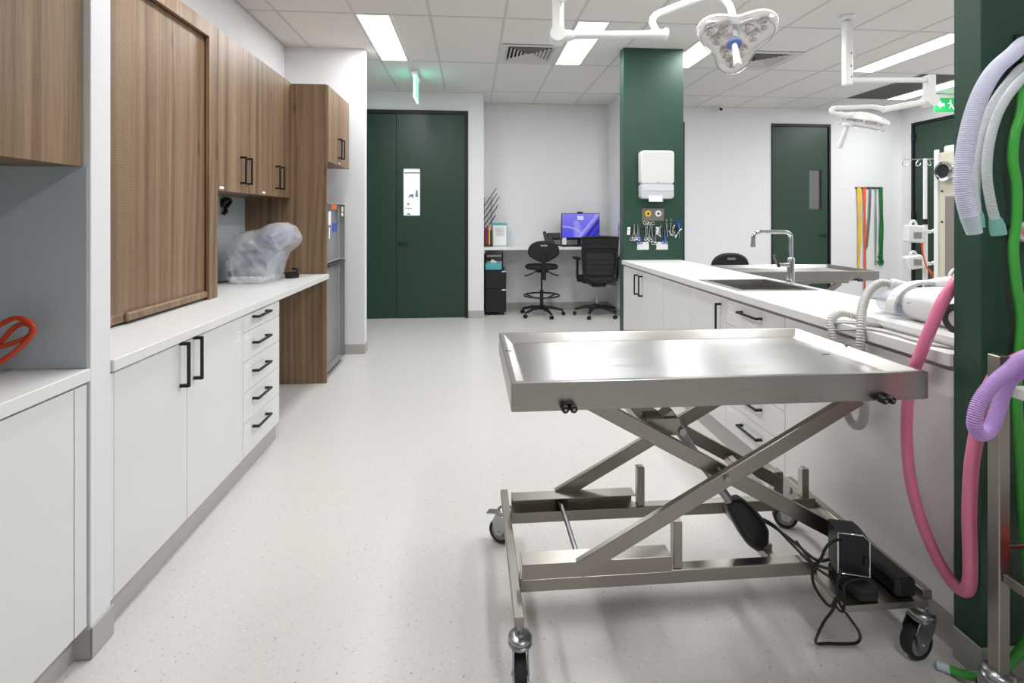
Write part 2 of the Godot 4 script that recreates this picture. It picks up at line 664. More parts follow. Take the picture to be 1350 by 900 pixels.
func _ready() -> void:
	rng.seed = 77
	# ---- camera: an upright lens shifted down, as the photograph's verticals show
	var cam := Camera3D.new()
	cam.name = "camera"
	add_child(cam)
	cam.projection = Camera3D.PROJECTION_FRUSTUM
	cam.near = 0.05
	cam.far = 60.0
	cam.size = 900.0 / 660.0 * 0.05
	cam.frustum_offset = Vector2(0.0, -164.0 / 660.0 * 0.05)
	cam.position = Vector3(0, 1.39, 0)
	cam.rotation.y = -0.081
	cam.current = true
	var we := WorldEnvironment.new()
	we.name = "environment"
	var env := Environment.new()
	env.background_mode = Environment.BG_COLOR
	env.background_color = Color(0.75, 0.8, 0.86)
	env.background_energy_multiplier = 0.4
	env.ambient_light_source = Environment.AMBIENT_SOURCE_DISABLED
	env.tonemap_mode = Environment.TONE_MAPPER_LINEAR
	env.tonemap_exposure = EXPOSURE
	env.sdfgi_enabled = true
	env.ssao_enabled = true
	env.ssil_enabled = true
	we.environment = env
	add_child(we)

	make_materials()
	build_shell()
	build_ceiling()
	build_doors()
	build_left_run()
	build_island()
	build_column_fittings()
	build_exam_table()
	build_prep_table()
	build_alcove()
	build_surgical_lights()
	build_back_right()
	build_warmer()
	build_pillar_items()


const EXPOSURE := 1.09
const PANEL_ENERGY := 2.6


func wall_x(called: String, x0: float, x1: float, z0: float, z1: float, holes := []) -> MeshInstance3D:
	# a wall running along X with door openings [from, to, height]
	var b := nb()
	var x := x0
	for h in holes:
		if h[0] > x:
			b.box(x, h[0], 0, CEIL + 0.05, z0, z1)
		b.box(h[0], h[1], h[2], CEIL + 0.05, z0, z1)
		x = h[1]
	b.box(x, x1, 0, CEIL + 0.05, z0, z1)
	return setting(called, b, M.wall)

func build_shell() -> void:
	setting("floor", nb().box(-2.1, 7.15, -0.12, 0.0, -2.75, 9.3), M.floor)
	setting("wall_left", nb().box(-1.99, -1.87, 0, CEIL + 0.05, -2.7, 7.1), M.wall)
	setting("wall_front", nb().box(-1.99, 7.1, 0, CEIL + 0.05, -2.82, -2.7), M.wall)
	setting("wall_left_pier", nb().box(-1.87, -1.195, 0, CEIL + 0.05, 1.679, 1.767, 0.002), M.wall)
	setting("wall_left_return", nb().box(-1.87, -1.082, 0, CEIL + 0.05, 5.2, 5.3, 0.002), M.wall)
	wall_x("wall_entry", -1.99, 0.171, 6.93, 7.05, [[-1.585, -0.045, 2.85]])
	setting("wall_alcove_left", nb().box(0.05, 0.171, 0, CEIL + 0.05, 7.05, 7.52), M.wall)
	setting("wall_alcove_right", nb().box(2.075, 2.16, 0, CEIL + 0.05, 6.75, 7.52), M.wall)
	wall_x("wall_back", 0.05, 7.1, 7.52, 7.64, [[2.35, 3.29, 2.86], [4.70, 5.685, 2.86]])
	var r := nb()
	r.box(6.9, 7.02, 0, CEIL + 0.05, -2.7, 6.32)
	r.box(6.9, 7.02, 2.86, CEIL + 0.05, 6.32, 7.33)
	r.box(6.9, 7.02, 0, CEIL + 0.05, 7.33, 7.52)
	setting("wall_right", r, M.wall)
	# green columns
	setting("wall_column", nb().box(1.532, 2.157, 0, CEIL + 0.05, 4.95, 5.08, 0.002), M.green)
	setting("wall_right_pier", nb().box(1.525, 2.35, 0, CEIL + 0.05, 1.384, 1.47, 0.002), M.green)
	# the space behind the entry doors
	var c := nb()
	c.box(-1.99, 0.05, 0, CEIL + 0.05, 9.0, 9.1)
	c.box(-2.09, -1.99, 0, CEIL + 0.05, 7.05, 9.1)
	c.box(0.05, 0.15, 0, CEIL + 0.05, 7.64, 9.1)
	setting("wall_corridor", c, M.wall)
	# coved vinyl skirting
	var sk := func(called: String, x0: float, x1: float, z0: float, z1: float) -> void:
		setting(called, nb().box(x0, x1, 0, 0.1, z0, z1, 0.003), M.skirt)
	sk.call("baseboard_pier_end", -1.195, -1.188, 1.672, 1.774)
	sk.call("baseboard_pier_front", -1.26, -1.188, 1.672, 1.679)
	sk.call("baseboard_return", -1.86, -1.075, 5.193, 5.2)
	sk.call("baseboard_return_end", -1.082, -1.075, 5.2, 5.307)
	sk.call("baseboard_entry_right", -0.04, 0.178, 6.923, 6.93)
	sk.call("baseboard_alcove", 0.178, 2.07, 7.51, 7.52)
	sk.call("baseboard_alcove_right", 2.066, 2.075, 6.75, 7.51)
	sk.call("baseboard_back_middle", 3.33, 4.66, 7.512, 7.52)
	sk.call("baseboard_back_right", 5.73, 6.9, 7.512, 7.52)
	sk.call("baseboard_pier_right_end", 1.518, 1.525, 1.377, 1.47)
	sk.call("baseboard_pier_right_front", 1.525, 2.35, 1.377, 1.384)


func build_ceiling() -> void:
	var slab := setting("ceiling", nb().box(-2.1, 7.15, 3.16, 3.28, -2.82, 9.3), M.wall)
	# what fills each place of the grid; [column, row] -> kind
	var special := {}
	for r in [0, -2]:
		special[Vector2i(0, r)] = "light_left"
		special[Vector2i(3, r)] = "light_left"
		special[Vector2i(5, r)] = "light_left"
		special[Vector2i(8, r)] = "light_right"
	special[Vector2i(3, -4)] = "light_left"
	special[Vector2i(11, 1)] = "light_left"
	special[Vector2i(11, -1)] = "light_left"
	special[Vector2i(2, 0)] = "vent"
	special[Vector2i(6, 0)] = "vent"
	special[Vector2i(10, 1)] = "return"
	var lights := []
	var shared := {}
	for i in range(-2, 13):
		for k in range(-6, 3):
			var x0 := maxf(GX + GDX * i, -1.87)
			var x1 := minf(GX + GDX * (i + 1), 6.9)
			var z0 := maxf(GZ + GDZ * k, -2.7)
			var z1 := minf(GZ + GDZ * (k + 1), 7.52)
			if x1 - x0 < 0.05 or z1 - z0 < 0.05:
				continue
			var kind: String = special.get(Vector2i(i, k), "")
			var pieces := [[x0, x1, z0, z1]]
			if kind == "light_left":
				pieces = [[x0 + 0.305, x1, z0, z1]]
				lights.append([x0 + 0.012, x0 + 0.293, z0 + 0.012, z1 - 0.012])
			elif kind == "light_right":
				pieces = [[x0, x1 - 0.305, z0, z1]]
				lights.append([x1 - 0.293, x1 - 0.012, z0 + 0.012, z1 - 0.012])
			elif kind == "vent":
				pieces = [[x0, x1, z0, z0 + GDZ / 2]]
				ceiling_vent(x0, x1, z0 + GDZ / 2, z1)
			elif kind == "return":
				pieces = []
				return_grille(x0, x1, z0, z1)
			for p in pieces:
				var w: float = p[1] - p[0]
				var l: float = p[3] - p[2]
				var key := "%.3f %.3f" % [w, l]
				if not shared.has(key):
					shared[key] = nb().box(-w / 2 + 0.002, w / 2 - 0.002, 0, 0.014, -l / 2 + 0.002, l / 2 - 0.002).mesh(Vector3.ZERO)
				var o := MeshInstance3D.new()
				o.name = "ceiling_tile"
				o.mesh = shared[key]
				o.material_override = M.tile
				o.position = Vector3((p[0] + p[1]) / 2, CEIL + 0.003, -(p[2] + p[3]) / 2)
				slab.add_child(o, true)
	for i in range(-1, 13):
		var x := GX + GDX * i
		if x < -1.86 or x > 6.89:
			continue
		part(slab, "ceiling_tee", nb().box(x - 0.0115, x + 0.0115, CEIL, CEIL + 0.003, -2.7, 7.52), M.tee)
	for k in range(-5, 4):
		var z := GZ + GDZ * k
		if z > 7.5:
			continue
		part(slab, "ceiling_tee", nb().box(-1.87, 6.9, CEIL + 0.0004, CEIL + 0.0034, z - 0.0115, z + 0.0115), M.tee)
	part(slab, "wall_angle", nb().box(-1.87, -1.85, CEIL, CEIL + 0.003, -2.7, 5.2).box(0.17, 2.075, CEIL, CEIL + 0.003, 7.5, 7.52).box(2.16, 6.9, CEIL, CEIL + 0.003, 7.5, 7.52).box(-1.87, 0.17, CEIL, CEIL + 0.003, 6.91, 6.93), M.tee)
	for l in lights:
		for side in [[l[0] - 0.012, l[0] + 0.002], [l[1] - 0.002, l[1] + 0.012]]:
			part(slab, "ceiling_tee", nb().box(side[0], side[1], CEIL + 0.0002, CEIL + 0.0032, l[2], l[3]), M.tee)
		ceiling_light(l)
	# corridor behind the entry doors has one too
	ceiling_light([-1.1, -0.5, 7.5, 8.7], 9.0)


var light_labels := {
	"-1 4": "slim bright ceiling light panel nearest the white wall return and the wooden cupboards",
	"1 4": "bright ceiling light panel beside the square air vent left of the green column",
	"2 4": "bright ceiling light panel just right of the green column top behind the lamp head",
	"5 4": "long bright ceiling light panel right of the second lamp pole",
	"6 6": "far ceiling light panel beside the dark return air grille near the right exit sign",
	"-1 2": "ceiling light panel above the aisle beside the long left worktop",
	"1 2": "ceiling light panel straight above the steel exam table",
	"2 2": "ceiling light panel above the near half of the island worktop",
	"5 2": "ceiling light panel above the floor beyond the drip stand",
	"1 -1": "ceiling light panel behind the viewer, nearest the front wall",
	"6 3": "ceiling light panel along the right wall, short of the right door",
	"-1 8": "wide ceiling light panel in the corridor behind the green entry doors",
}

func ceiling_light(l: Array, energy := PANEL_ENERGY) -> void:
	var xc: float = (l[0] + l[1]) / 2
	var zc: float = (l[2] + l[3]) / 2
	var key := "%d %d" % [roundi(xc), floori(zc)]
	if not light_labels.has(key):
		print("light without a label: ", key)
	var label: String = light_labels.get(key, "slim white ceiling light panel")
	var t := thing("ceiling_light", label, "light", v3(xc, CEIL, zc), "slim ceiling light panels")
	var f := nb()
	var w := 0.008
	f.box(l[0], l[0] + w, CEIL - 0.001, CEIL + 0.02, l[2], l[3])
	f.box(l[1] - w, l[1], CEIL - 0.001, CEIL + 0.02, l[2], l[3])
	f.box(l[0] + w, l[1] - w, CEIL - 0.001, CEIL + 0.02, l[2], l[2] + w)
	f.box(l[0] + w, l[1] - w, CEIL - 0.001, CEIL + 0.02, l[3] - w, l[3])
	part(t, "frame", f, M.enamel)
	part(t, "diffuser", nb().box(l[0] + w, l[1] - w, CEIL + 0.004, CEIL + 0.012, l[2] + w, l[3] - w), M.panel_glow)
	var a := AreaLight3D.new()
	a.name = "panel_light"
	a.area_size = Vector2(l[1] - l[0] - 2 * w, l[3] - l[2] - 2 * w)
	a.light_energy = energy
	a.light_color = Color(0.985, 0.992, 1.0)
	a.shadow_enabled = true
	a.area_range = 14.0
	a.area_attenuation = 2.0
	t.add_child(a)
	a.position = Vector3(0, 0.002, 0)
	a.rotation_degrees.x = -90

func ceiling_vent(x0: float, x1: float, z0: float, z1: float) -> void:
	var near := x0 < 1.0
	var t := thing("ceiling_vent", "square louvred air vent in the ceiling " + ("left of the lamp arm" if near else "behind the large lamp head"), "vent", v3((x0 + x1) / 2, CEIL, (z0 + z1) / 2), "square ceiling air vents")
	x0 += 0.012; x1 -= 0.012; z0 += 0.012; z1 -= 0.012
	part(t, "backing", nb().box(x0 + 0.04, x1 - 0.04, CEIL + 0.045, CEIL + 0.05, z0 + 0.04, z1 - 0.04), M.vent_dark)
	var ring := func(b: Builder, o: float, w: float, y: float, drop: float) -> void:
		# a sloping square ring: outer edge low, inner edge high
		var A := [v3(x0 + o, y - drop, z0 + o), v3(x1 - o, y - drop, z0 + o), v3(x1 - o, y - drop, z1 - o), v3(x0 + o, y - drop, z1 - o)]
		var i := o + w
		var B := [v3(x0 + i, y, z0 + i), v3(x1 - i, y, z0 + i), v3(x1 - i, y, z1 - i), v3(x0 + i, y, z1 - i)]
		for k in 4:
			var j := (k + 1) % 4
			b.face([A[k], A[j], B[j], B[k]], Vector3.DOWN)
			b.face([A[k] + Vector3.UP * 0.003, A[j] + Vector3.UP * 0.003, B[j] + Vector3.UP * 0.003, B[k] + Vector3.UP * 0.003], Vector3.UP)
			b.face([A[k], A[j], A[j] + Vector3.UP * 0.003, A[k] + Vector3.UP * 0.003], A[k] - v3((x0 + x1) / 2, y, (z0 + z1) / 2))
	var f := nb()
	ring.call(f, 0.0, 0.06, CEIL, 0.0)
	part(t, "frame", f, M.vent)
	for k in 6:
		var s := nb()
		ring.call(s, 0.062 + k * 0.038, 0.021, CEIL + 0.018, 0.018)
		part(t, "louvre", s, M.vent)
	part(t, "centre_plate", nb().box((x0 + x1) / 2 - 0.022, (x0 + x1) / 2 + 0.022, CEIL, CEIL + 0.003, (z0 + z1) / 2 - 0.022, (z0 + z1) / 2 + 0.022), M.vent)

func return_grille(x0: float, x1: float, z0: float, z1: float) -> void:
	var t := thing("return_air_grille", "dark grey return air grille in the ceiling behind the second lamp", "grille", v3((x0 + x1) / 2, CEIL, (z0 + z1) / 2))
	part(t, "panel", nb().box(x0 + 0.004, x1 - 0.004, CEIL + 0.018, CEIL + 0.026, z0 + 0.004, z1 - 0.004), M.return_air)
	for k in 20:
		var z := z0 + 0.03 + k * 0.063
		part(t, "blade", nb().bar(v3(x0 + 0.006, CEIL + 0.010, z), v3(x1 - 0.006, CEIL + 0.010, z), 0.022, 0.002, Vector3(0, 1, 0.8)), M.return_air)


# ---------------------------------------------------------------- doors
func lever(parent: Node3D, at: Vector3, out: Vector3, along: Vector3) -> void:
	var h := part(parent, "door_handle", nb().lathe([Vector2(0, 0), Vector2(0.026, 0), Vector2(0.026, 0.009), Vector2(0, 0.009)], Builder.along(at, at + out), 20), M.black)
	part(h, "lever", nb().rod(at, at + out * 0.045, 0.009).rod(at + out * 0.042 - along * 0.008, at + out * 0.042 + along * 0.125, 0.0095), M.black)

func build_doors() -> void:
	# entry doors, two leaves in a black frame
	var fr := setting("door_1", nb().box(-1.585, -1.55, 0, 2.85, 6.915, 7.05).box(-0.082, -0.045, 0, 2.85, 6.915, 7.05).box(-1.55, -0.082, 2.8, 2.85, 6.915, 7.05), M.frame_black)
	part(fr, "narrow_leaf", nb().box(-1.547, -1.021, 0.008, 2.797, 6.935, 6.98, 0.002), M.green_door)
	part(fr, "astragal", nb().box(-1.05, -0.985, 0.008, 2.797, 6.9805, 6.99), M.frame_black)
	part(fr, "door_stop", nb().box(-0.10, -0.082, 0.0, 2.80, 6.981, 7.0).box(-1.55, -0.082, 2.785, 2.80, 6.981, 7.0).box(-1.55, -1.535, 0.0, 2.80, 6.981, 7.0), M.frame_black)
	var lf := nb()
	var wx0 := -0.925; var wx1 := -0.70; var wy0 := 1.411; var wy1 := 2.054
	lf.box(-1.015, wx0, 0.008, 2.797, 6.935, 6.98)
	lf.box(wx1, -0.085, 0.008, 2.797, 6.935, 6.98)
	lf.box(wx0, wx1, 0.008, wy0, 6.935, 6.98)
	lf.box(wx0, wx1, wy1, 2.797, 6.935, 6.98)
	var leaf := part(fr, "wide_leaf", lf, M.green_door)
	lever(leaf, v3(-0.972, 1.035, 6.935), Vector3(0, 0, -1), Vector3(1, 0, 0))
	part(leaf, "vision_panel", nb().box(wx0 + 0.001, wx1 - 0.001, wy0 + 0.001, wy1 - 0.001, 6.950, 6.956), M.film, "bright white vision panel")
	part(leaf, "panel_stripe", nb().box(wx0 + 0.008, wx1 - 0.004, wy1 - 0.068, wy1 - 0.050, 6.9485, 6.95), M.print_grey, "grey stripe")
	# a bear and a fir tree in grey film
	var bear := PackedVector2Array()
	for p in [[0.0, 0.0], [0.018, 0.0], [0.022, 0.018], [0.044, 0.018], [0.048, 0.0], [0.066, 0.0], [0.068, 0.03], [0.080, 0.036], [0.076, 0.048], [0.060, 0.052], [0.040, 0.056], [0.018, 0.046], [0.006, 0.028]]:
		bear.append(Vector2(p[0], p[1]))
	part(leaf, "bear_print", nb().prism(bear, looking(v3(wx0 + 0.064, 1.650, 6.949), Vector3.RIGHT, Vector3.UP), 0.001), M.print_grey)
	var fir := PackedVector2Array()
	for p in [[-0.026, 0.0], [-0.005, 0.0], [-0.005, -0.012], [0.005, -0.012], [0.005, 0.0], [0.026, 0.0], [0.014, 0.03], [0.022, 0.032], [0.010, 0.066], [0.016, 0.068], [0.0, 0.105], [-0.016, 0.068], [-0.010, 0.066], [-0.022, 0.032], [-0.014, 0.03]]:
		fir.append(Vector2(p[0], p[1]))
	part(leaf, "fir_print", nb().prism(fir, looking(v3(wx0 + 0.178, 1.668, 6.949), Vector3.RIGHT, Vector3.UP), 0.001), M.print_grey)
	part(leaf, "warning_triangle", nb().prism(PackedVector2Array([Vector2(-0.026, 0), Vector2(0.026, 0), Vector2(0, 0.046)]), looking(v3(wx0 + 0.064, 1.553, 6.949), Vector3.RIGHT, Vector3.UP), 0.001), M.yellow, "yellow warning triangle")
	part(leaf, "warning_mark", nb().box(wx0 + 0.0615, wx0 + 0.0665, 1.562, 1.582, 6.9476, 6.9485), M.print_dark)
	for k in 3:
		part(leaf, "printed_line", nb().box(wx0 + 0.026 + k * 0.032, wx0 + 0.044 + k * 0.032, 1.502, 1.516, 6.9485, 6.95), M.print_dark)
	part(leaf, "printed_line", nb().box(wx0 + 0.046, wx0 + 0.088, 1.420, 1.440, 6.9485, 6.95), M.print_grey)
	# door in the back wall, with a narrow glazed slot
	var d2 := setting("door_2", nb().box(4.70, 4.722, 0, 2.86, 7.505, 7.64).box(5.655, 5.685, 0, 2.86, 7.505, 7.64).box(4.722, 5.655, 2.82, 2.86, 7.505, 7.64), M.frame_black)
	var l2 := nb()
	l2.box(4.725, 5.34, 0.008, 2.817, 7.53, 7.575).box(5.545, 5.652, 0.008, 2.817, 7.53, 7.575).box(5.34, 5.545, 0.008, 1.515, 7.53, 7.575).box(5.34, 5.545, 2.135, 2.817, 7.53, 7.575)
	var leaf2 := part(d2, "leaf", l2, M.green_door)
	part(leaf2, "glazing", nb().box(5.341, 5.544, 1.516, 2.134, 7.548, 7.554), clear(Color(0.5, 0.48, 0.5), 0.55, 0.12))
	part(leaf2, "glazing_bead", nb().box(5.528, 5.545, 1.515, 2.135, 7.524, 7.53), M.black)
	lever(leaf2, v3(5.60, 1.10, 7.53), Vector3(0, 0, -1), Vector3(-1, 0, 0))
	setting("wall_back_room", nb().box(4.4, 6.1, 0, CEIL, 8.6, 8.7).box(4.4, 4.5, 0, CEIL, 7.64, 8.6).box(6.0, 6.1, 0, CEIL, 7.64, 8.6), M.taupe)
	# a door mostly hidden by the column
	var d3 := setting("door_3", nb().box(2.35, 2.38, 0, 2.86, 7.505, 7.64).box(3.258, 3.29, 0, 2.86, 7.505, 7.64).box(2.38, 3.258, 2.82, 2.86, 7.505, 7.64), M.frame_black)
	var leaf3 := part(d3, "leaf", nb().box(2.383, 3.255, 0.008, 2.817, 7.53, 7.575, 0.002), M.green_door)
	lever(leaf3, v3(2.45, 1.04, 7.53), Vector3(0, 0, -1), Vector3(1, 0, 0))
	# door in the right wall
	var d4 := setting("door_4", nb().box(6.885, 7.02, 0, 2.86, 7.295, 7.33).box(6.885, 7.02, 0, 2.86, 6.32, 6.355).box(6.885, 7.02, 2.82, 2.86, 6.355, 7.295), M.frame_black)
	var leaf4 := part(d4, "leaf", nb().box(6.905, 6.95, 0.008, 2.817, 6.358, 7.292, 0.002), M.green_door)
	for y in [0.25, 1.35, 2.58]:
		part(leaf4, "hinge", nb().box(6.868, 6.905, y, y + 0.11, 7.272, 7.318, 0.003), M.black)
	lever(leaf4, v3(6.905, 1.04, 6.43), Vector3(-1, 0, 0), Vector3(0, 0, 1))


# ---------------------------------------------------------------- joinery on the left
# a square bar handle between two feet; «out» points away from the door
func pull(parent: Node3D, a: Vector3, b: Vector3, out: Vector3) -> void:
	var d := (b - a).normalized()
	var up := out
	var h := nb()
	h.bar(a + out * 0.034, b + out * 0.034, 0.013, 0.011, up, 0.002)
	h.bar(a + d * 0.0065, a + d * 0.0065 + out * 0.034, 0.013, 0.013, d, 0.001)
	h.bar(b - d * 0.0065, b - d * 0.0065 + out * 0.034, 0.013, 0.013, d, 0.001)
	part(parent, "handle", h, M.black)

func sticker(parent: Node3D, x: float, y0: float, y1: float, z0: float, z1: float, s: float) -> void:
	part(parent, "label_strip", nb().box(x, x + s * 0.0006, y0, y1, z0, z1), M.paper)

func build_left_run() -> void:
	var R := Vector3(1, 0, 0)
	# near run, this side of the pier
	var n := thing("base_cabinet", "white base cabinet in the lower left foreground beside the white pier", "cabinet", v3(-1.53, 0, 1.2), "white base cabinets along the left wall")
	part(n, "body", nb().box(-1.86, -1.222, 0.105, 0.872, 0.2, 1.672), M.white_lam)
	part(n, "plinth", nb().box(-1.86, -1.24, 0, 0.105, 0.2, 1.672), M.skirt)
	part(n, "door", nb().box(-1.22, -1.202, 0.108, 0.866, 0.92, 1.622, 0.0015), M.white_lam)
	var nd := part(n, "door", nb().box(-1.22, -1.202, 0.108, 0.866, 0.2, 0.917, 0.0015), M.white_lam)
	pull(nd, v3(-1.202, 0.66, 0.86), v3(-1.202, 0.84, 0.86), R)
	part(n, "filler", nb().box(-1.22, -1.202, 0.108, 0.866, 1.625, 1.672), M.white_lam)
	solo("worktop", nb().box(-1.865, -1.192, 0.875, 0.915, 0.2, 1.676, 0.002), M.top, "white worktop in the left foreground, under the orange cord", "worktop", v3(-1.53, 0.875, 1.2))
	var nu := thing("wall_cabinet", "walnut wall cabinet at the top left corner, in front of the pier", "cabinet", v3(-1.53, 1.55, 1.2), "walnut wall cabinets")
	part(nu, "body", nb().box(-1.86, -1.235, 1.55, 2.51, 0.2, 1.674), M.wood1)
	part(nu, "door", nb().box(-1.235, -1.216, 1.548, 2.51, 0.95, 1.674, 0.001), M.wood0)
	part(nu, "door", nb().box(-1.235, -1.216, 1.548, 2.51, 0.2, 0.947, 0.001), M.wood2)
	solo("splashback", nb().box(-1.86, -1.203, 0.916, 1.548, 1.6735, 1.6785), M.splash, "blue-grey splashback panel on the pier above the left foreground worktop", "splashback", v3(-1.53, 0.916, 1.676))
	solo("splashback", nb().box(-1.868, -1.862, 0.916, 1.548, 0.2, 1.673), M.splash, "blue-grey splashback panel on the wall behind the left foreground worktop", "splashback", v3(-1.865, 0.916, 1.0))

	# far run
	var a := thing("base_cabinet", "white double door base cabinet below the walnut roller shutter", "cabinet", v3(-1.53, 0, 2.26), "white base cabinets along the left wall")
	part(a, "body", nb().box(-1.86, -1.222, 0.105, 0.872, 1.77, 2.75), M.white_lam)
	part(a, "plinth", nb().box(-1.86, -1.226, 0, 0.105, 1.77, 2.75), M.skirt)
	part(a, "filler", nb().box(-1.222, -1.202, 0.108, 0.866, 1.77, 1.79), M.white_lam)
	var da := part(a, "door", nb().box(-1.221, -1.202, 0.108, 0.866, 1.793, 2.2275, 0.0015), M.white_lam)
	pull(da, v3(-1.202, 0.685, 2.178), v3(-1.202, 0.872, 2.178), R)
	var db := part(a, "door", nb().box(-1.221, -1.202, 0.108, 0.866, 2.2305, 2.7475, 0.0015), M.white_lam)
	pull(db, v3(-1.202, 0.685, 2.28), v3(-1.202, 0.872, 2.28), R)
	sticker(db, -1.202, 0.79, 0.80, 2.67, 2.715, 1)
	sticker(db, -1.202, 0.77, 0.78, 2.68, 2.715, 1)
	sticker(db, -1.202, 0.75, 0.76, 2.67, 2.715, 1)
	var c := thing("drawer_unit", "white unit of five drawers with black bar handles at the worktop's open end", "drawers", v3(-1.53, 0, 3.0), "drawer units")
	part(c, "body", nb().box(-1.86, -1.222, 0.105, 0.872, 2.752, 3.252), M.white_lam)
	part(c, "plinth", nb().box(-1.86, -1.226, 0, 0.105, 2.752, 3.252), M.skirt)
	var edges := [0.866, 0.773, 0.617, 0.452, 0.288, 0.108]
	var grips := [0.842, 0.700, 0.545, 0.392, 0.238]
	for k in 5:
		var dr := part(c, "drawer", nb().box(-1.221, -1.202, edges[k + 1] + 0.0015, edges[k] - 0.0015, 2.7525, 3.2515, 0.0015), M.white_lam)
		pull(dr, v3(-1.202, grips[k], 2.86), v3(-1.202, grips[k], 3.045), R)
		sticker(dr, -1.202, edges[k] - 0.035, edges[k] - 0.025, 2.775, 2.83, 1)
		if k == 2:
			sticker(dr, -1.202, edges[k] - 0.055, edges[k] - 0.045, 2.775, 2.82, 1)
	solo("worktop", nb().box(-1.865, -1.186, 0.875, 0.915, 1.769, 4.298, 0.002), M.top, "long white worktop under the roller shutter and covered machine", "worktop", v3(-1.53, 0.875, 3.0))
	solo("splashback", nb().box(-1.868, -1.862, 0.916, 1.548, 3.11, 4.298), M.splash, "blue-grey splashback behind the plastic-covered machine", "splashback", v3(-1.865, 0.916, 3.7))

	# roller shutter cupboard standing on the worktop
	var s := thing("roller_shutter_cupboard", "tall walnut cupboard with a slatted roller shutter standing on the worktop", "cupboard", v3(-1.68, 0.915, 2.43))
	part(s, "body", nb().box(-1.86, -1.845, 0.916, 2.51, 1.77, 3.1).box(-1.845, -1.51, 0.916, 2.51, 3.082, 3.1).box(-1.845, -1.51, 0.916, 2.51, 1.77, 1.788).box(-1.845, -1.51, 2.492, 2.51, 1.788, 3.082), M.wood1)
	part(s, "stile", nb().box(-1.52, -1.5, 0.916, 2.51, 3.007, 3.1, 0.001), M.wood3)
	part(s, "stile", nb().box(-1.52, -1.5, 0.916, 2.51, 1.77, 1.82, 0.001), M.wood2)
	part(s, "top_rail", nb().box(-1.52, -1.5, 2.426, 2.51, 1.82, 3.007, 0.001), M.wood4)
	var sl := nb()
	var y := 0.950
	while y < 2.43:
		sl.box(-1.541, -1.530, y, y + 0.0121, 1.805, 3.03, 0.0005)
		y += 0.0122
	part(s, "slat_curtain", sl, M.wood0, "fine horizontal tambour slats").set_meta("kind", "stuff")
	var rail := nb()
	rail.box(-1.545, -1.506, 0.928, 0.968, 1.822, 2.245, 0.008).box(-1.545, -1.506, 0.928, 0.968, 2.335, 3.006, 0.008).box(-1.545, -1.527, 0.928, 0.968, 2.24, 2.34)
	part(s, "bottom_rail", rail, M.wood3)
	part(s, "finger_pull", nb().prism(rrect(0.085, 0.022, 0.010), looking(v3(-1.5265, 0.948, 2.29), Vector3(0, 0, 1), Vector3.UP), 0.003), M.wood1)

	# wall cabinets beyond
	var zs := [3.105, 3.444, 3.72, 4.03, 4.298]
	for k in 2:
		var w := thing("wall_cabinet", ["walnut wall cabinet with paired handles next to the roller shutter", "walnut wall cabinet with paired handles next to the tall fridge panel"][k], "cabinet", v3(-1.68, 1.55, zs[k * 2] + 0.3), "walnut wall cabinets")
		part(w, "body", nb().box(-1.86, -1.521, 1.552, 2.51, zs[k * 2] + 0.001, zs[k * 2 + 2] - 0.001), M.wood1)
		for j in 2:
			var z0: float = zs[k * 2 + j]
			var z1: float = zs[k * 2 + j + 1]
			var d := part(w, "door", nb().box(-1.52, -1.5, 1.548, 2.51, z0 + 0.0012, z1 - 0.0012, 0.001), M["wood%d" % ((k * 2 + j + 3) % 5)])
			var hz: float = z1 - 0.045 if j == 0 else z0 + 0.045
			pull(d, v3(-1.5, 1.605, hz), v3(-1.5, 1.785, hz), R)
			if j == 0:
				sticker(d, -1.5, 1.560, 1.575, z0 + 0.02, z0 + 0.07, 1)
	# fridge surround
	solo("side_panel", nb().box(-1.868, -1.208, 0, 2.5, 4.3, 4.32, 0.001), M.wood2, "full height walnut panel between worktop and fridge", "panel", v3(-1.53, 0, 4.31))
	var o := thing("wall_cabinet", "small walnut cabinet with paired handles above the fridge", "cabinet", v3(-1.53, 1.86, 4.7), "walnut wall cabinets")
	part(o, "body", nb().box(-1.86, -1.221, 1.862, 2.5, 4.322, 5.04), M.wood1)
	for j in 2:
		var z0: float = [4.322, 4.682][j]
		var d := part(o, "door", nb().box(-1.22, -1.2, 1.858, 2.5, z0, z0 + 0.357, 0.001), M["wood%d" % (j * 2)])
		var hz: float = [4.634, 4.730][j]
		pull(d, v3(-1.2, 1.918, hz), v3(-1.2, 2.098, hz), R)
	part(o, "label_strip", nb().box(-1.2, -1.1994, 1.872, 1.884, 4.66, 4.70), M.paper)
	var f := thing("fridge", "grey two-door fridge with notes and magnets beside the walnut panel", "fridge", v3(-1.55, 0, 4.7))
	part(f, "body", nb().box(-1.84, -1.285, 0.04, 1.515, 4.36, 4.99, 0.008), M.fridge)
	part(f, "base_grille", nb().box(-1.80, -1.262, 0.0, 0.042, 4.38, 4.97), M.fridge_dark)
	part(f, "lower_door", nb().prism(rrect(0.92, 0.63, 0.006), looking(v3(-1.256, 0.507, 4.675), Vector3(0, 1, 0), Vector3(0, 0, 1)), 0.055, 0.006), M.fridge)
	part(f, "upper_door", nb().prism(rrect(0.525, 0.63, 0.006), looking(v3(-1.256, 1.252, 4.675), Vector3(0, 1, 0), Vector3(0, 0, 1)), 0.055, 0.006), M.fridge)
	part(f, "handle", nb().box(-1.262, -1.212, 0.955, 0.985, 4.372, 4.95, 0.006), M.fridge_dark)
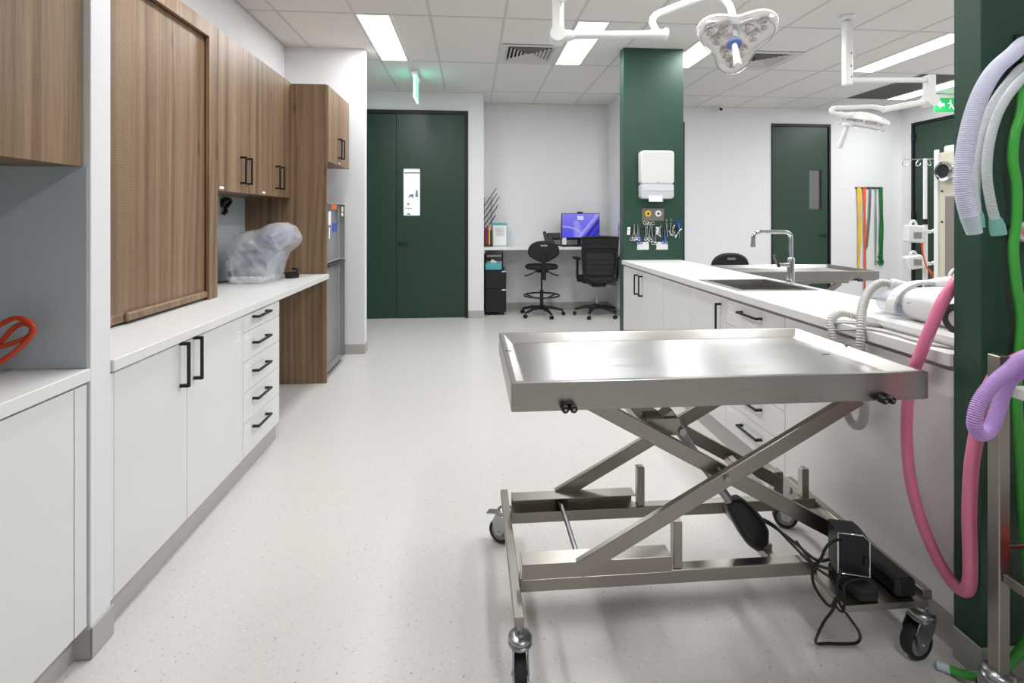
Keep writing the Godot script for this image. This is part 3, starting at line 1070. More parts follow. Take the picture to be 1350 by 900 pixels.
	for q in [[1.32, 1.44, 4.43, 4.50, "paper", "white note"], [1.20, 1.30, 4.44, 4.475, "paper", "white list"], [1.255, 1.335, 4.545, 4.62, "blue", "blue square magnet"], [1.255, 1.335, 4.64, 4.70, "blue", "blue square magnet"], [1.46, 1.50, 4.52, 4.70, "orange", "orange energy label"], [1.44, 1.49, 4.86, 4.93, "cream", "small tag"], [1.40, 1.43, 4.86, 4.92, "paper", "small tag"]]:
		part(f, "magnet_note", nb().box(-1.2285, -1.2265, q[0], q[1], q[2], q[3]), M[q[4]], q[5])

	# plastic-covered machine
	var g := thing("covered_machine", "benchtop machine under a crumpled clear plastic cover", "machine", v3(-1.6, 0.915, 3.85))
	part(g, "machine_base", nb().box(-1.715, -1.50, 0.917, 0.965, 3.70, 3.98, 0.01), M.plastic_white)
	part(g, "machine_body", nb().prism(PackedVector2Array([Vector2(-1.70, 0.96), Vector2(-1.50, 0.96), Vector2(-1.42, 1.12), Vector2(-1.50, 1.19), Vector2(-1.70, 1.17)]), Transform3D(Basis(), v3(0, 0, 3.85)), 0.22, 0.015), mat(Color(0.60, 0.62, 0.67), 0.4))
	part(g, "machine_head", nb().prism(PackedVector2Array([Vector2(-1.58, 1.19), Vector2(-1.45, 1.16), Vector2(-1.32, 1.24), Vector2(-1.36, 1.31), Vector2(-1.50, 1.29)]), Transform3D(Basis(), v3(0, 0, 3.83)), 0.2, 0.015), mat(Color(0.33, 0.36, 0.50), 0.4))
	part(g, "machine_panel", nb().prism(PackedVector2Array([Vector2(-1.66, 1.14), Vector2(-1.60, 1.03), Vector2(-1.47, 1.07), Vector2(-1.52, 1.16)]), Transform3D(Basis(), v3(0, 0, 3.728)), 0.012, 0.002), mat(Color(0.25, 0.27, 0.40), 0.35))
	part(g, "black_port", nb().prism(oval(0.075, 0.05), Transform3D(Basis(), v3(-1.69, 0.985, 3.722)), 0.03, 0.004), M.black)
	part(g, "power_cable", pipe([v3(-1.72, 0.93, 3.75), v3(-1.79, 0.925, 3.72), v3(-1.84, 0.921, 3.66), v3(-1.85, 0.93, 3.5)], 0.005, 6), M.black)
	var outline := []
	for p in [[-1.739, 0.917], [-1.745, 1.025], [-1.749, 1.155], [-1.729, 1.195], [-1.706, 1.243], [-1.671, 1.28], [-1.561, 1.296], [-1.499, 1.328], [-1.412, 1.349], [-1.333, 1.332], [-1.282, 1.258], [-1.286, 1.214], [-1.361, 1.149], [-1.396, 1.071], [-1.452, 0.917]]:
		outline.append(v3(p[0], p[1], 0))
	outline.append(outline[0].lerp(outline[14], -0.0) + v3(0.14, 0, 0))
	outline.append(outline[0])
	var loop := spline(outline, 0.022)
	loop.resize(loop.size() - 1)
	var crum := noise(9.0, 3, 31)
	var rows := []
	for k in 13:
		var t := -1.0 + 2.0 * k / 12.0
		var shrink := 1.0 - 0.30 * pow(absf(t), 5.0)
		var row := PackedVector3Array()
		for p in loop:
			var q := v3(-1.545 + (p.x + 1.545) * shrink, 0.917 + (p.y - 0.917) * (1.0 - 0.22 * pow(absf(t), 4.0)), 3.84 + t * 0.17)
			var off := crum.get_noise_3d(q.x, q.y, q.z)
			var fade := clampf((q.y - 0.93) / 0.08, 0.0, 1.0)
			q += v3((q.x + 1.545), (q.y - 1.1) * 0.7, t * 0.12).normalized() * off * 0.020 * fade
			if absf(t) > 0.99:
				q.z += 0.02 * crum.get_noise_3d(q.x * 2.0, q.y * 2.0, 5.0)
			q.y = maxf(q.y, 0.917)
			row.append(q)
		rows.append(row)
	part(g, "plastic_cover", nb().grid(rows, true, false), M.bag, "crumpled clear plastic bag")
	# end sheets of the bag, crumpled like the rest
	for e in [0, 12]:
		var count: int = rows[e].size()
		var rings := []
		for i in count / 2:
			var r := PackedVector3Array()
			for q in 9:
				var m: Vector3 = rows[e][i].lerp(rows[e][count - 1 - i], q / 8.0)
				m.z += crum.get_noise_3d(m.x * 0.8, m.y * 0.8, e * 3.0) * 0.045 * sin(PI * q / 8.0)
				r.append(m)
			rings.append(r)
		part(g, "plastic_sheet", nb().grid(rings, false, false), M.bag)
	var tp := thing("tape_roll", "small black coil beside the covered machine by the walnut panel", "tape", v3(-1.40, 0.915, 4.05))
	part(tp, "coil", nb().lathe([Vector2(0.025, 0), Vector2(0.05, 0), Vector2(0.052, 0.02), Vector2(0.05, 0.04), Vector2(0.025, 0.04), Vector2(0.025, 0)], Transform3D(Basis(), v3(-1.40, 0.916, 4.05)), 24), M.black)
	part(tp, "loose_end", nb().tube(spline([v3(-1.36, 0.94, 4.02), v3(-1.345, 0.965, 4.01), v3(-1.36, 0.985, 4.03), v3(-1.40, 0.985, 4.06)], 0.01), 0.009, 8), M.rubber)
	var hk := thing("wall_hook", "small black hook with a looped strap on the splashback below the wall cabinets", "hook", v3(-1.86, 1.45, 3.92))
	part(hk, "plate", nb().box(-1.862, -1.852, 1.465, 1.525, 3.885, 3.925, 0.003), M.black)
	part(hk, "strap", pipe([v3(-1.845, 1.49, 3.89), v3(-1.83, 1.525, 3.91), v3(-1.83, 1.512, 3.98), v3(-1.835, 1.48, 3.95), v3(-1.84, 1.455, 3.92), v3(-1.838, 1.435, 3.93), v3(-1.84, 1.415, 3.89)], 0.015, 8), M.black)
	# orange cord coiled on the near worktop
	var oc := nb()
	oc.tube(spline([v3(-1.60, 0.925, 1.50), v3(-1.50, 0.96, 1.56), v3(-1.41, 1.005, 1.60), v3(-1.366, 1.055, 1.61), v3(-1.335, 1.072, 1.61), v3(-1.312, 1.062, 1.61), v3(-1.318, 1.035, 1.61), v3(-1.36, 1.015, 1.60), v3(-1.42, 0.998, 1.58), v3(-1.52, 0.97, 1.52), v3(-1.62, 0.93, 1.46)], 0.008), 0.0075, 8)
	oc.tube(spline([v3(-1.66, 0.925, 1.52), v3(-1.55, 0.975, 1.57), v3(-1.45, 1.03, 1.60), v3(-1.375, 1.082, 1.605), v3(-1.33, 1.088, 1.60), v3(-1.298, 1.062, 1.60), v3(-1.312, 1.025, 1.595), v3(-1.36, 0.975, 1.58), v3(-1.42, 0.935, 1.55), v3(-1.5, 0.924, 1.50), v3(-1.6, 0.923, 1.42)], 0.008), 0.0075, 8)
	solo("orange_cord", oc, M.cord_orange, "looped orange cord leaning on the left foreground splashback", "cord", v3(-1.5, 0.916, 1.5))


# ---------------------------------------------------------------- island bench
func build_island() -> void:
	var L := Vector3(-1, 0, 0)
	var x := 1.53
	var unit := func(called: String, label: String, cat: String, z0: float, z1: float, group: String) -> Node3D:
		var t := thing(called, label, cat, v3(1.82, 0, (z0 + z1) / 2), group)
		var b := nb().box(2.082, 2.10, 0.115, 0.912, z0 + 0.0005, z1 - 0.0005).box(x + 0.021, 2.082, 0.115, 0.133, z0 + 0.0005, z1 - 0.0005)
		b.box(x + 0.021, 2.082, 0.133, 0.77, z0 + 0.0005, z0 + 0.0175).box(x + 0.021, 2.082, 0.133, 0.77, z1 - 0.0175, z1 - 0.0005)
		b.box(x + 0.021, x + 0.06, 0.77, 0.912, z0 + 0.0005, z1 - 0.0005)
		part(t, "body", b, M.white_lam)
		part(t, "plinth", nb().box(x + 0.012, 2.09, 0, 0.115, z0 + 0.0005, z1 - 0.0005), M.skirt)
		return t
	var door := func(t: Node3D, z0: float, z1: float) -> MeshInstance3D:
		return part(t, "door", nb().box(x, x + 0.02, 0.118, 0.897, z0 + 0.0015, z1 - 0.0015, 0.0015), M.white_lam)
	var a: Node3D = unit.call("base_cabinet", "white double door base cabinet of the island beside the green column", "cabinet", 3.884, 4.948, "white island cabinets")
	var d: MeshInstance3D = door.call(a, 4.45, 4.945)
	pull(d, v3(x, 0.675, 4.505), v3(x, 0.862, 4.505), L)
	d = door.call(a, 3.886, 4.45)
	pull(d, v3(x, 0.675, 4.385), v3(x, 0.862, 4.385), L)
	sticker(d, x, 0.80, 0.81, 3.92, 3.98, -1)
	a = unit.call("base_cabinet", "white base cabinet of the island with a plain double front below the sink", "cabinet", 2.905, 3.884, "white island cabinets")
	d = door.call(a, 3.398, 3.884)
	d = door.call(a, 2.905, 3.398)
	pull(d, v3(x, 0.64, 2.965), v3(x, 0.862, 2.965), L)
	var c: Node3D = unit.call("drawer_unit", "white unit of five drawers in the island seen behind the exam table", "drawers", 2.334, 2.905, "drawer units")
	var edges := [0.897, 0.75, 0.592, 0.434, 0.276, 0.118]
	for k in 5:
		var dr := part(c, "drawer", nb().box(x, x + 0.02, edges[k + 1] + 0.0015, edges[k] - 0.0015, 2.3355, 2.9035, 0.0015), M.white_lam)
		var gy: float = [0.852, 0.69, 0.53, 0.37, 0.212][k]
		pull(dr, v3(x, gy, 2.725), v3(x, gy, 2.525), L)
		for q in (3 if k == 0 else 1):
			sticker(dr, x, edges[k] - 0.035 - q * 0.02, edges[k] - 0.025 - q * 0.02, 2.82, 2.88, -1)
	a = unit.call("base_cabinet", "white island end cabinet with a plain panel front behind the pink hose", "cabinet", 1.472, 2.334, "white island cabinets")
	part(a, "front_panel", nb().box(x, x + 0.02, 0.118, 0.897, 1.474, 2.3325, 0.0015), M.white_lam)
	# worktop with a cut-out for the sink
	var w := nb()
	var sx0 := 1.60; var sx1 := 2.03; var sz0 := 2.85; var sz1 := 3.32
	w.box(1.512, sx0, 0.915, 0.955, 1.472, 4.948, 0.0015).box(sx1, 2.122, 0.915, 0.955, 1.472, 4.948, 0.0015)
	w.box(sx0, sx1, 0.915, 0.955, 1.472, sz0).box(sx0, sx1, 0.915, 0.955, sz1, 4.948)
	solo("worktop", w, M.top, "long white island worktop with an inset sink and tap", "worktop", v3(1.82, 0.915, 3.2))
	var s := thing("sink", "square stainless steel sink set into the island worktop", "sink", v3(1.81, 0.955, 3.08))
	var rim := nb()
	var rx0 := 1.565; var rx1 := 2.055; var rz0 := 2.82; var rz1 := 3.345
	rim.box(rx0, sx0 + 0.006, 0.9555, 0.9585, rz0, rz1, 0.001).box(sx1 - 0.006, rx1, 0.9555, 0.9585, rz0, rz1, 0.001)
	rim.box(sx0 + 0.006, sx1 - 0.006, 0.9555, 0.9585, rz0, sz0 + 0.006, 0.001).box(sx0 + 0.006, sx1 - 0.006, 0.9555, 0.9585, sz1 - 0.006, rz1, 0.001)
	part(s, "rim", rim, M.steel)
	var bowl := nb()
	var A := [v3(sx0 + 0.006, 0.956, sz0 + 0.006), v3(sx1 - 0.006, 0.956, sz0 + 0.006), v3(sx1 - 0.006, 0.956, sz1 - 0.006), v3(sx0 + 0.006, 0.956, sz1 - 0.006)]
	var mid := v3(1.815, 0.8, 3.085)
	var B := []
	for p in A:
		B.append(v3(lerpf(p.x, mid.x, 0.08), 0.775, lerpf(p.z, mid.z, 0.08)))
	for k in 4:
		var j := (k + 1) % 4
		bowl.face([A[k], A[j], B[j], B[k]], mid - A[k])
	bowl.face(B, Vector3.UP)
	part(s, "bowl", bowl, M.steel)
	part(s, "waste", nb().lathe([Vector2(0, 0.004), Vector2(0.04, 0.004), Vector2(0.045, 0.001)], Transform3D(Basis(), v3(1.815, 0.776, 3.085)), 20), M.chrome)
	var t := thing("mixer_tap", "tall chrome square-neck mixer tap behind the island sink", "tap", v3(2.085, 0.955, 3.12))
	var o := v3(2.085, 0.955, 3.12)
	part(t, "body", nb().lathe([Vector2(0.03, 0.0), Vector2(0.03, 0.006), Vector2(0.0225, 0.008), Vector2(0.0225, 0.165), Vector2(0.019, 0.17), Vector2(0.0, 0.17)], Transform3D(Basis(), o), 24), M.chrome)
	part(t, "spout", pipe([o + v3(0, 0.16, 0), o + v3(0, 0.30, 0), o + v3(-0.006, 0.322, 0), o + v3(-0.03, 0.336, 0), o + v3(-0.06, 0.338, 0), o + v3(-0.19, 0.338, 0), o + v3(-0.225, 0.336, 0), o + v3(-0.25, 0.322, 0), o + v3(-0.256, 0.30, 0), o + v3(-0.257, 0.262, 0)], 0.0135, 16), M.chrome)
	part(t, "outlet", nb().rod(o + v3(-0.257, 0.24, 0), o + v3(-0.257, 0.264, 0), 0.0155, 16), M.chrome)
	var lv := part(t, "lever_mount", nb().rod(o + v3(0, 0.12, 0), o + v3(-0.085, 0.12, 0), 0.016, 16), M.chrome)
	part(lv, "lever", nb().bar(o + v3(-0.082, 0.105, 0), o + v3(-0.115, 0.19, 0), 0.03, 0.008, Vector3(-1, 0, 0), 0.003), mat(Color(0.30, 0.31, 0.33), 0.15, 1.0))


func build_column_fittings() -> void:
	var z := 4.95
	var d := thing("towel_dispenser", "white wall-mounted paper towel dispenser on the green column", "dispenser", v3(1.85, 1.57, z))
	var face := func(x: float, y: float, zz: float) -> Transform3D: return Transform3D(Basis(), v3(x, y, zz))
	part(d, "cover", nb().prism(rrect(0.34, 0.33, 0.03), face.call(1.851, 1.886, z - 0.052), 0.102, 0.012), M.plastic_white)
	part(d, "lower_tray", nb().prism(rrect(0.336, 0.15, 0.03), face.call(1.851, 1.648, z - 0.050), 0.098, 0.010), mat(Color(0.80, 0.82, 0.83), 0.35))
	part(d, "window", nb().box(1.69, 2.012, 1.655, 1.715, z - 0.1025, z - 0.0995, 0.001), mat(Color(0.86, 0.88, 0.89), 0.15))
	part(d, "paper_sheet", nb().box(1.76, 1.90, 1.60, 1.607, z - 0.108, z - 0.02).boxt(Transform3D(Basis(Vector3(1, 0, 0), 0.25), v3(1.825, 1.575, z - 0.108)), v3(0.14, 0.065, 0.002)), M.paper)
	part(d, "badge", nb().box(1.843, 1.859, 1.733, 1.742, z - 0.1035, z - 0.1025), M.grey_plastic)
	var g := thing("gas_outlet_plate", "stainless steel plate with yellow and white gas outlets on the column", "outlet", v3(1.836, 1.351, z))
	part(g, "plate", nb().box(1.721, 1.952, 1.351, 1.477, z - 0.006, z, 0.002), M.steel_base)
	for k in 2:
		var cx: float = [1.782, 1.888][k]
		var r := part(g, "outlet_ring", nb().lathe([Vector2(0.014, 0), Vector2(0.031, 0), Vector2(0.031, 0.012), Vector2(0.026, 0.016), Vector2(0.014, 0.016), Vector2(0.014, 0)], Builder.along(v3(cx, 1.425, z - 0.006), v3(cx, 1.425, z - 1)), 24), [M.yellow, M.paper][k], ["yellow outlet ring", "white outlet ring"][k])
		part(r, "socket", nb().lathe([Vector2(0, 0.008), Vector2(0.0135, 0.008), Vector2(0.0135, 0.0)], Builder.along(v3(cx, 1.425, z - 0.006), v3(cx, 1.425, z - 1)), 16), M.rubber)
	for q in [[1.735, 1.465], [1.938, 1.465], [1.735, 1.363], [1.938, 1.363], [1.836, 1.363]]:
		part(g, "screw", nb().lathe([Vector2(0, 0.002), Vector2(0.004, 0.002), Vector2(0.0045, 0)], Builder.along(v3(q[0], q[1], z - 0.006), v3(q[0], q[1], z - 1)), 8), M.zinc)
	# magnetic strip with instruments
	solo("instrument_strip", nb().box(1.60, 2.09, 1.262, 1.276, z - 0.010, z, 0.001).box(1.60, 2.09, 1.218, 1.232, z - 0.010, z, 0.001).box(1.60, 1.61, 1.218, 1.276, z - 0.006, z).box(2.08, 2.09, 1.218, 1.276, z - 0.006, z), M.rubber, "dark twin-bar magnetic strip holding instruments on the column", "strip", v3(1.85, 1.218, z))
	for k in 2:
		var cx: float = [1.582, 1.876][k]
		var t := thing("strip_tag", ["white tag at the left end of the instrument strip", "white tag in the middle of the instrument strip"][k], "tag", v3(cx, 1.21, z - 0.01), "white tags on the instrument strip")
		part(t, "card", nb().boxt(Transform3D(Basis(Vector3(0, 0, 1), -0.08), v3(cx, 1.25, z - 0.013)), v3(0.032, 0.08, 0.004), 0.001), M.paper)
		part(t, "printed_line", nb().boxt(Transform3D(Basis(Vector3(0, 0, 1), -0.08), v3(cx, 1.262, z - 0.0154)), v3(0.016, 0.006, 0.0005)), M.grey_plastic)
	var n := 0
	# [x, top y, length, lean, kind]
	for q in [[1.622, 1.165, 0.155, 0.12, "scissors"], [1.645, 1.170, 0.15, -0.06, "scissors"], [1.668, 1.165, 0.15, 0.05, "scissors"], [1.688, 1.13, 0.15, 0.0, "blue"], [1.752, 1.185, 0.15, 0.06, "up"], [1.772, 1.165, 0.16, 0.0, "long"], [1.792, 1.150, 0.15, 0.04, "scissors"], [1.828, 1.175, 0.155, -0.1, "up"], [1.846, 1.120, 0.16, 0.14, "scissors"], [1.910, 1.19, 0.10, -0.45, "curved"], [1.955, 1.13, 0.15, 0.0, "blue"], [1.984, 1.19, 0.16, -0.08, "blade"], [2.010, 1.195, 0.16, 0.05, "blade"], [2.036, 1.195, 0.10, -0.3, "curved"], [2.066, 1.175, 0.10, 0.12, "curved"], [2.108, 1.175, 0.165, -0.06, "blueup"]]:
		n += 1
		var kind: String = q[4]
		var names := {"scissors": "steel forceps hanging rings down", "blue": "blue-handled forceps hanging rings down", "up": "steel forceps with rings at the top", "long": "long slim steel forceps", "curved": "short curved steel clamp", "blade": "upright steel spatula", "blueup": "blue-ringed scissors with rings at the top"}
		var ord: String = ["first", "second", "third", "fourth", "fifth", "sixth", "seventh", "eighth", "ninth", "tenth", "eleventh", "twelfth", "thirteenth", "fourteenth", "fifteenth", "rightmost"][n - 1]
		var base := v3(q[0], q[1], z - 0.017)
		var t := thing("forceps" if not kind in ["blade"] else "spatula", "%s, %s on the column's strip" % [names[kind], ord if ord == "rightmost" else ord + " from the left"], "instrument", base, "instruments on the magnetic strip")
		var m: Material = M.chrome
		var hm: Material = M.blue if kind.begins_with("blue") else M.chrome
		var up := Vector3(sin(q[3]), cos(q[3]), 0)
		var side := Vector3(cos(q[3]), -sin(q[3]), 0)
		var flip := kind in ["up", "blueup"]
		var ln: float = q[2]
		if kind == "blade":
			part(t, "shaft", nb().bar(base, base + up * ln, 0.012, 0.003, Vector3(0, 0, -1), 0.001), m)
			part(t, "tip", nb().prism(oval(0.018, 0.04), looking(base + up * ln, side, up), 0.003), m)
			continue
		var rings_at: Vector3 = base + up * (ln if flip else 0.0)
		var tip: Vector3 = base + up * (0.0 if flip else ln)
		if kind == "curved":
			part(t, "jaw", pipe([base, base + up * ln * 0.4 + side * 0.012, base + up * ln * 0.8 + side * 0.03, base + up * ln + side * 0.055], 0.007, 8), m)
			part(t, "grip", pipe([base, base + up * ln * 0.4 - side * 0.014, base + up * ln * 0.7 - side * 0.022], 0.006, 8), m)
			continue
		for s in [-1, 1]:
			var dirn: Vector3 = up if flip else -up
			var rc: Vector3 = rings_at + side * (0.017 * s) - dirn * 0.004
			part(t, "arm", nb().tube([tip, tip.lerp(rings_at, 0.4) - side * 0.002 * s, rc - side * 0.006 * s - dirn * 0.012], 0.0036, 6), m if not kind.begins_with("blue") or s > 0 else hm)
			var ring := []
			for k in 13:
				var an := TAU * k / 12.0
				ring.append(rc + (side * cos(an) + up * sin(an)) * 0.0145)
			part(t, "finger_ring", nb().tube(ring, 0.004, 6, false), hm)
		if kind.begins_with("blue"):
			part(t, "handle", nb().bar(rings_at + (tip - rings_at) * 0.08, rings_at.lerp(tip, 0.5), 0.014, 0.006, Vector3(0, 0, -1), 0.002), hm)
	for k in 2:
		var cx: float = [1.732, 1.930][k]
		var s := thing("socket_plate", ["white blank plate on the column, left of the pair above the worktop", "white blank plate on the column, right of the pair above the worktop"][k], "plate", v3(cx, 1.06, z), "white plates below the instruments")
		part(s, "plate", nb().prism(rrect(0.12, 0.078, 0.004), Transform3D(Basis(), v3(cx, 1.098, z - 0.005)), 0.010, 0.002), M.plastic_white)
		part(s, "insert", nb().box(cx - 0.05, cx + 0.05, 1.07, 1.126, z - 0.0112, z - 0.010), M.plastic_white)


# ---------------------------------------------------------------- stainless tables
func caster(parent: Node3D, at: Vector3, top: float, turn: float, brake := false) -> void:
	# at: on the floor below the stem; turn: heading of the wheel
	var f := Vector3(sin(turn), 0, cos(turn))
	var s := Vector3(cos(turn), 0, -sin(turn))
	var hub := at + v3(0, 0.05, 0) + f * 0.022
	var c := part(parent, "caster", nb().lathe([Vector2(0, 0.155), Vector2(0.016, 0.155), Vector2(0.017, 0.148), Vector2(0.033, 0.144), Vector2(0.036, 0.140), Vector2(0.036, 0.136), Vector2(0.031, 0.133), Vector2(0.031, 0.129), Vector2(0.036, 0.126), Vector2(0.036, 0.121), Vector2(0.0, 0.119)], Transform3D(Basis(), at), 24).rod(at + v3(0, 0.15, 0), at + v3(0, top, 0), 0.009), M.zinc)
	var fork := nb()
	for k in [-1, 1]:
		var poly := PackedVector2Array([Vector2(-0.034, 0.124), Vector2(0.036, 0.124), Vector2(0.052, 0.09), Vector2(0.038, 0.038), Vector2(0.010, 0.034), Vector2(-0.022, 0.088)])
		fork.prism(poly, Transform3D(Basis(f, Vector3.UP, s), at + s * (0.0225 * k)), 0.0035)
	fork.boxt(Transform3D(Basis(f, Vector3.UP, s), at + v3(0, 0.124, 0)), v3(0.064, 0.006, 0.048), 0.001)
	part(c, "fork", fork, M.zinc)
	var ax := Transform3D(Basis(f, s, f.cross(s)), hub)
	part(c, "tyre", nb().lathe([Vector2(0.037, -0.0155), Vector2(0.046, -0.0175), Vector2(0.05, -0.012), Vector2(0.05, 0.012), Vector2(0.046, 0.0175), Vector2(0.037, 0.0155)], ax, 32), M.rubber)
	part(c, "wheel_disc", nb().lathe([Vector2(0, -0.016), Vector2(0.012, -0.016), Vector2(0.014, -0.012), Vector2(0.030, -0.012), Vector2(0.037, -0.0145), Vector2(0.037, 0.0145), Vector2(0.030, 0.012), Vector2(0.014, 0.012), Vector2(0.012, 0.016), Vector2(0, 0.016)], ax, 24), M.grey_plastic)
	part(c, "axle", nb().rod(hub - s * 0.027, hub + s * 0.027, 0.006, 10), M.zinc)
	if brake:
		part(c, "brake_pedal", nb().bar(at + v3(0, 0.128, 0) + f * 0.01, at + v3(0, 0.112, 0) + f * 0.085, 0.032, 0.007, Vector3.UP, 0.002), M.zinc)

func tray(t: Node3D, x0: float, x1: float, z0: float, z1: float, y: float, depth: float, sink: float) -> void:
	var b := nb()
	var ring := func(i: float, yy: float) -> Array: return [v3(x0 + i, yy, z0 + i), v3(x1 - i, yy, z0 + i), v3(x1 - i, yy, z1 - i), v3(x0 + i, yy, z1 - i)]
	var rs := [ring.call(0.006, y - depth), ring.call(0.0, y - depth + 0.003), ring.call(0.0, y - 0.002), ring.call(0.0018, y), ring.call(0.016, y), ring.call(0.018, y - 0.0015), ring.call(0.048, y - sink + 0.002), ring.call(0.054, y - sink)]
	var mid := v3((x0 + x1) / 2, 0, (z0 + z1) / 2)
	for i in rs.size() - 1:
		for k in 4:
			var j := (k + 1) % 4
			var m: Vector3 = (rs[i][k] + rs[i][j]) / 2
			var out := v3(m.x - mid.x, 0, m.z - mid.z).normalized()
			b.face([rs[i][k], rs[i][j], rs[i + 1][j], rs[i + 1][k]], out + Vector3.UP * 0.2 if i < 3 else (Vector3.UP if i != 5 else Vector3.UP - out * 0.5))
	part(t, "tray_rim", b, M.steel)
	var p: Array = rs[rs.size() - 1]
	part(t, "tray_floor", nb().box(p[0].x, p[1].x, y - sink - 0.003, y - sink, p[0].z, p[2].z), M.steel_floor)
	part(t, "tray_underside", nb().box(x0 + 0.006, x1 - 0.006, y - depth - 0.001, y - depth + 0.002, z0 + 0.006, z1 - 0.006), M.steel_base)

func double_knob(t: Node3D, x: float, y: float, z: float) -> void:
	var k := part(t, "cable_clip", nb().prism(rrect(0.042, 0.022, 0.010), Transform3D(Basis(), v3(x, y, z - 0.006)), 0.012, 0.002), M.black)
	for s in [-1, 1]:
		var n := part(k, "roller", nb().lathe([Vector2(0, 0.022), Vector2(0.009, 0.022), Vector2(0.0115, 0.019), Vector2(0.0115, 0.0)], Builder.along(v3(x + s * 0.0125, y - 0.003, z - 0.010), v3(x + s * 0.0125, y - 0.003, z - 1)), 16), M.black)
		part(k, "pin", nb().lathe([Vector2(0, 0.0245), Vector2(0.0042, 0.0245), Vector2(0.0045, 0.021)], Builder.along(v3(x + s * 0.0125, y - 0.003, z - 0.010), v3(x + s * 0.0125, y - 0.003, z - 1)), 10), M.zinc)

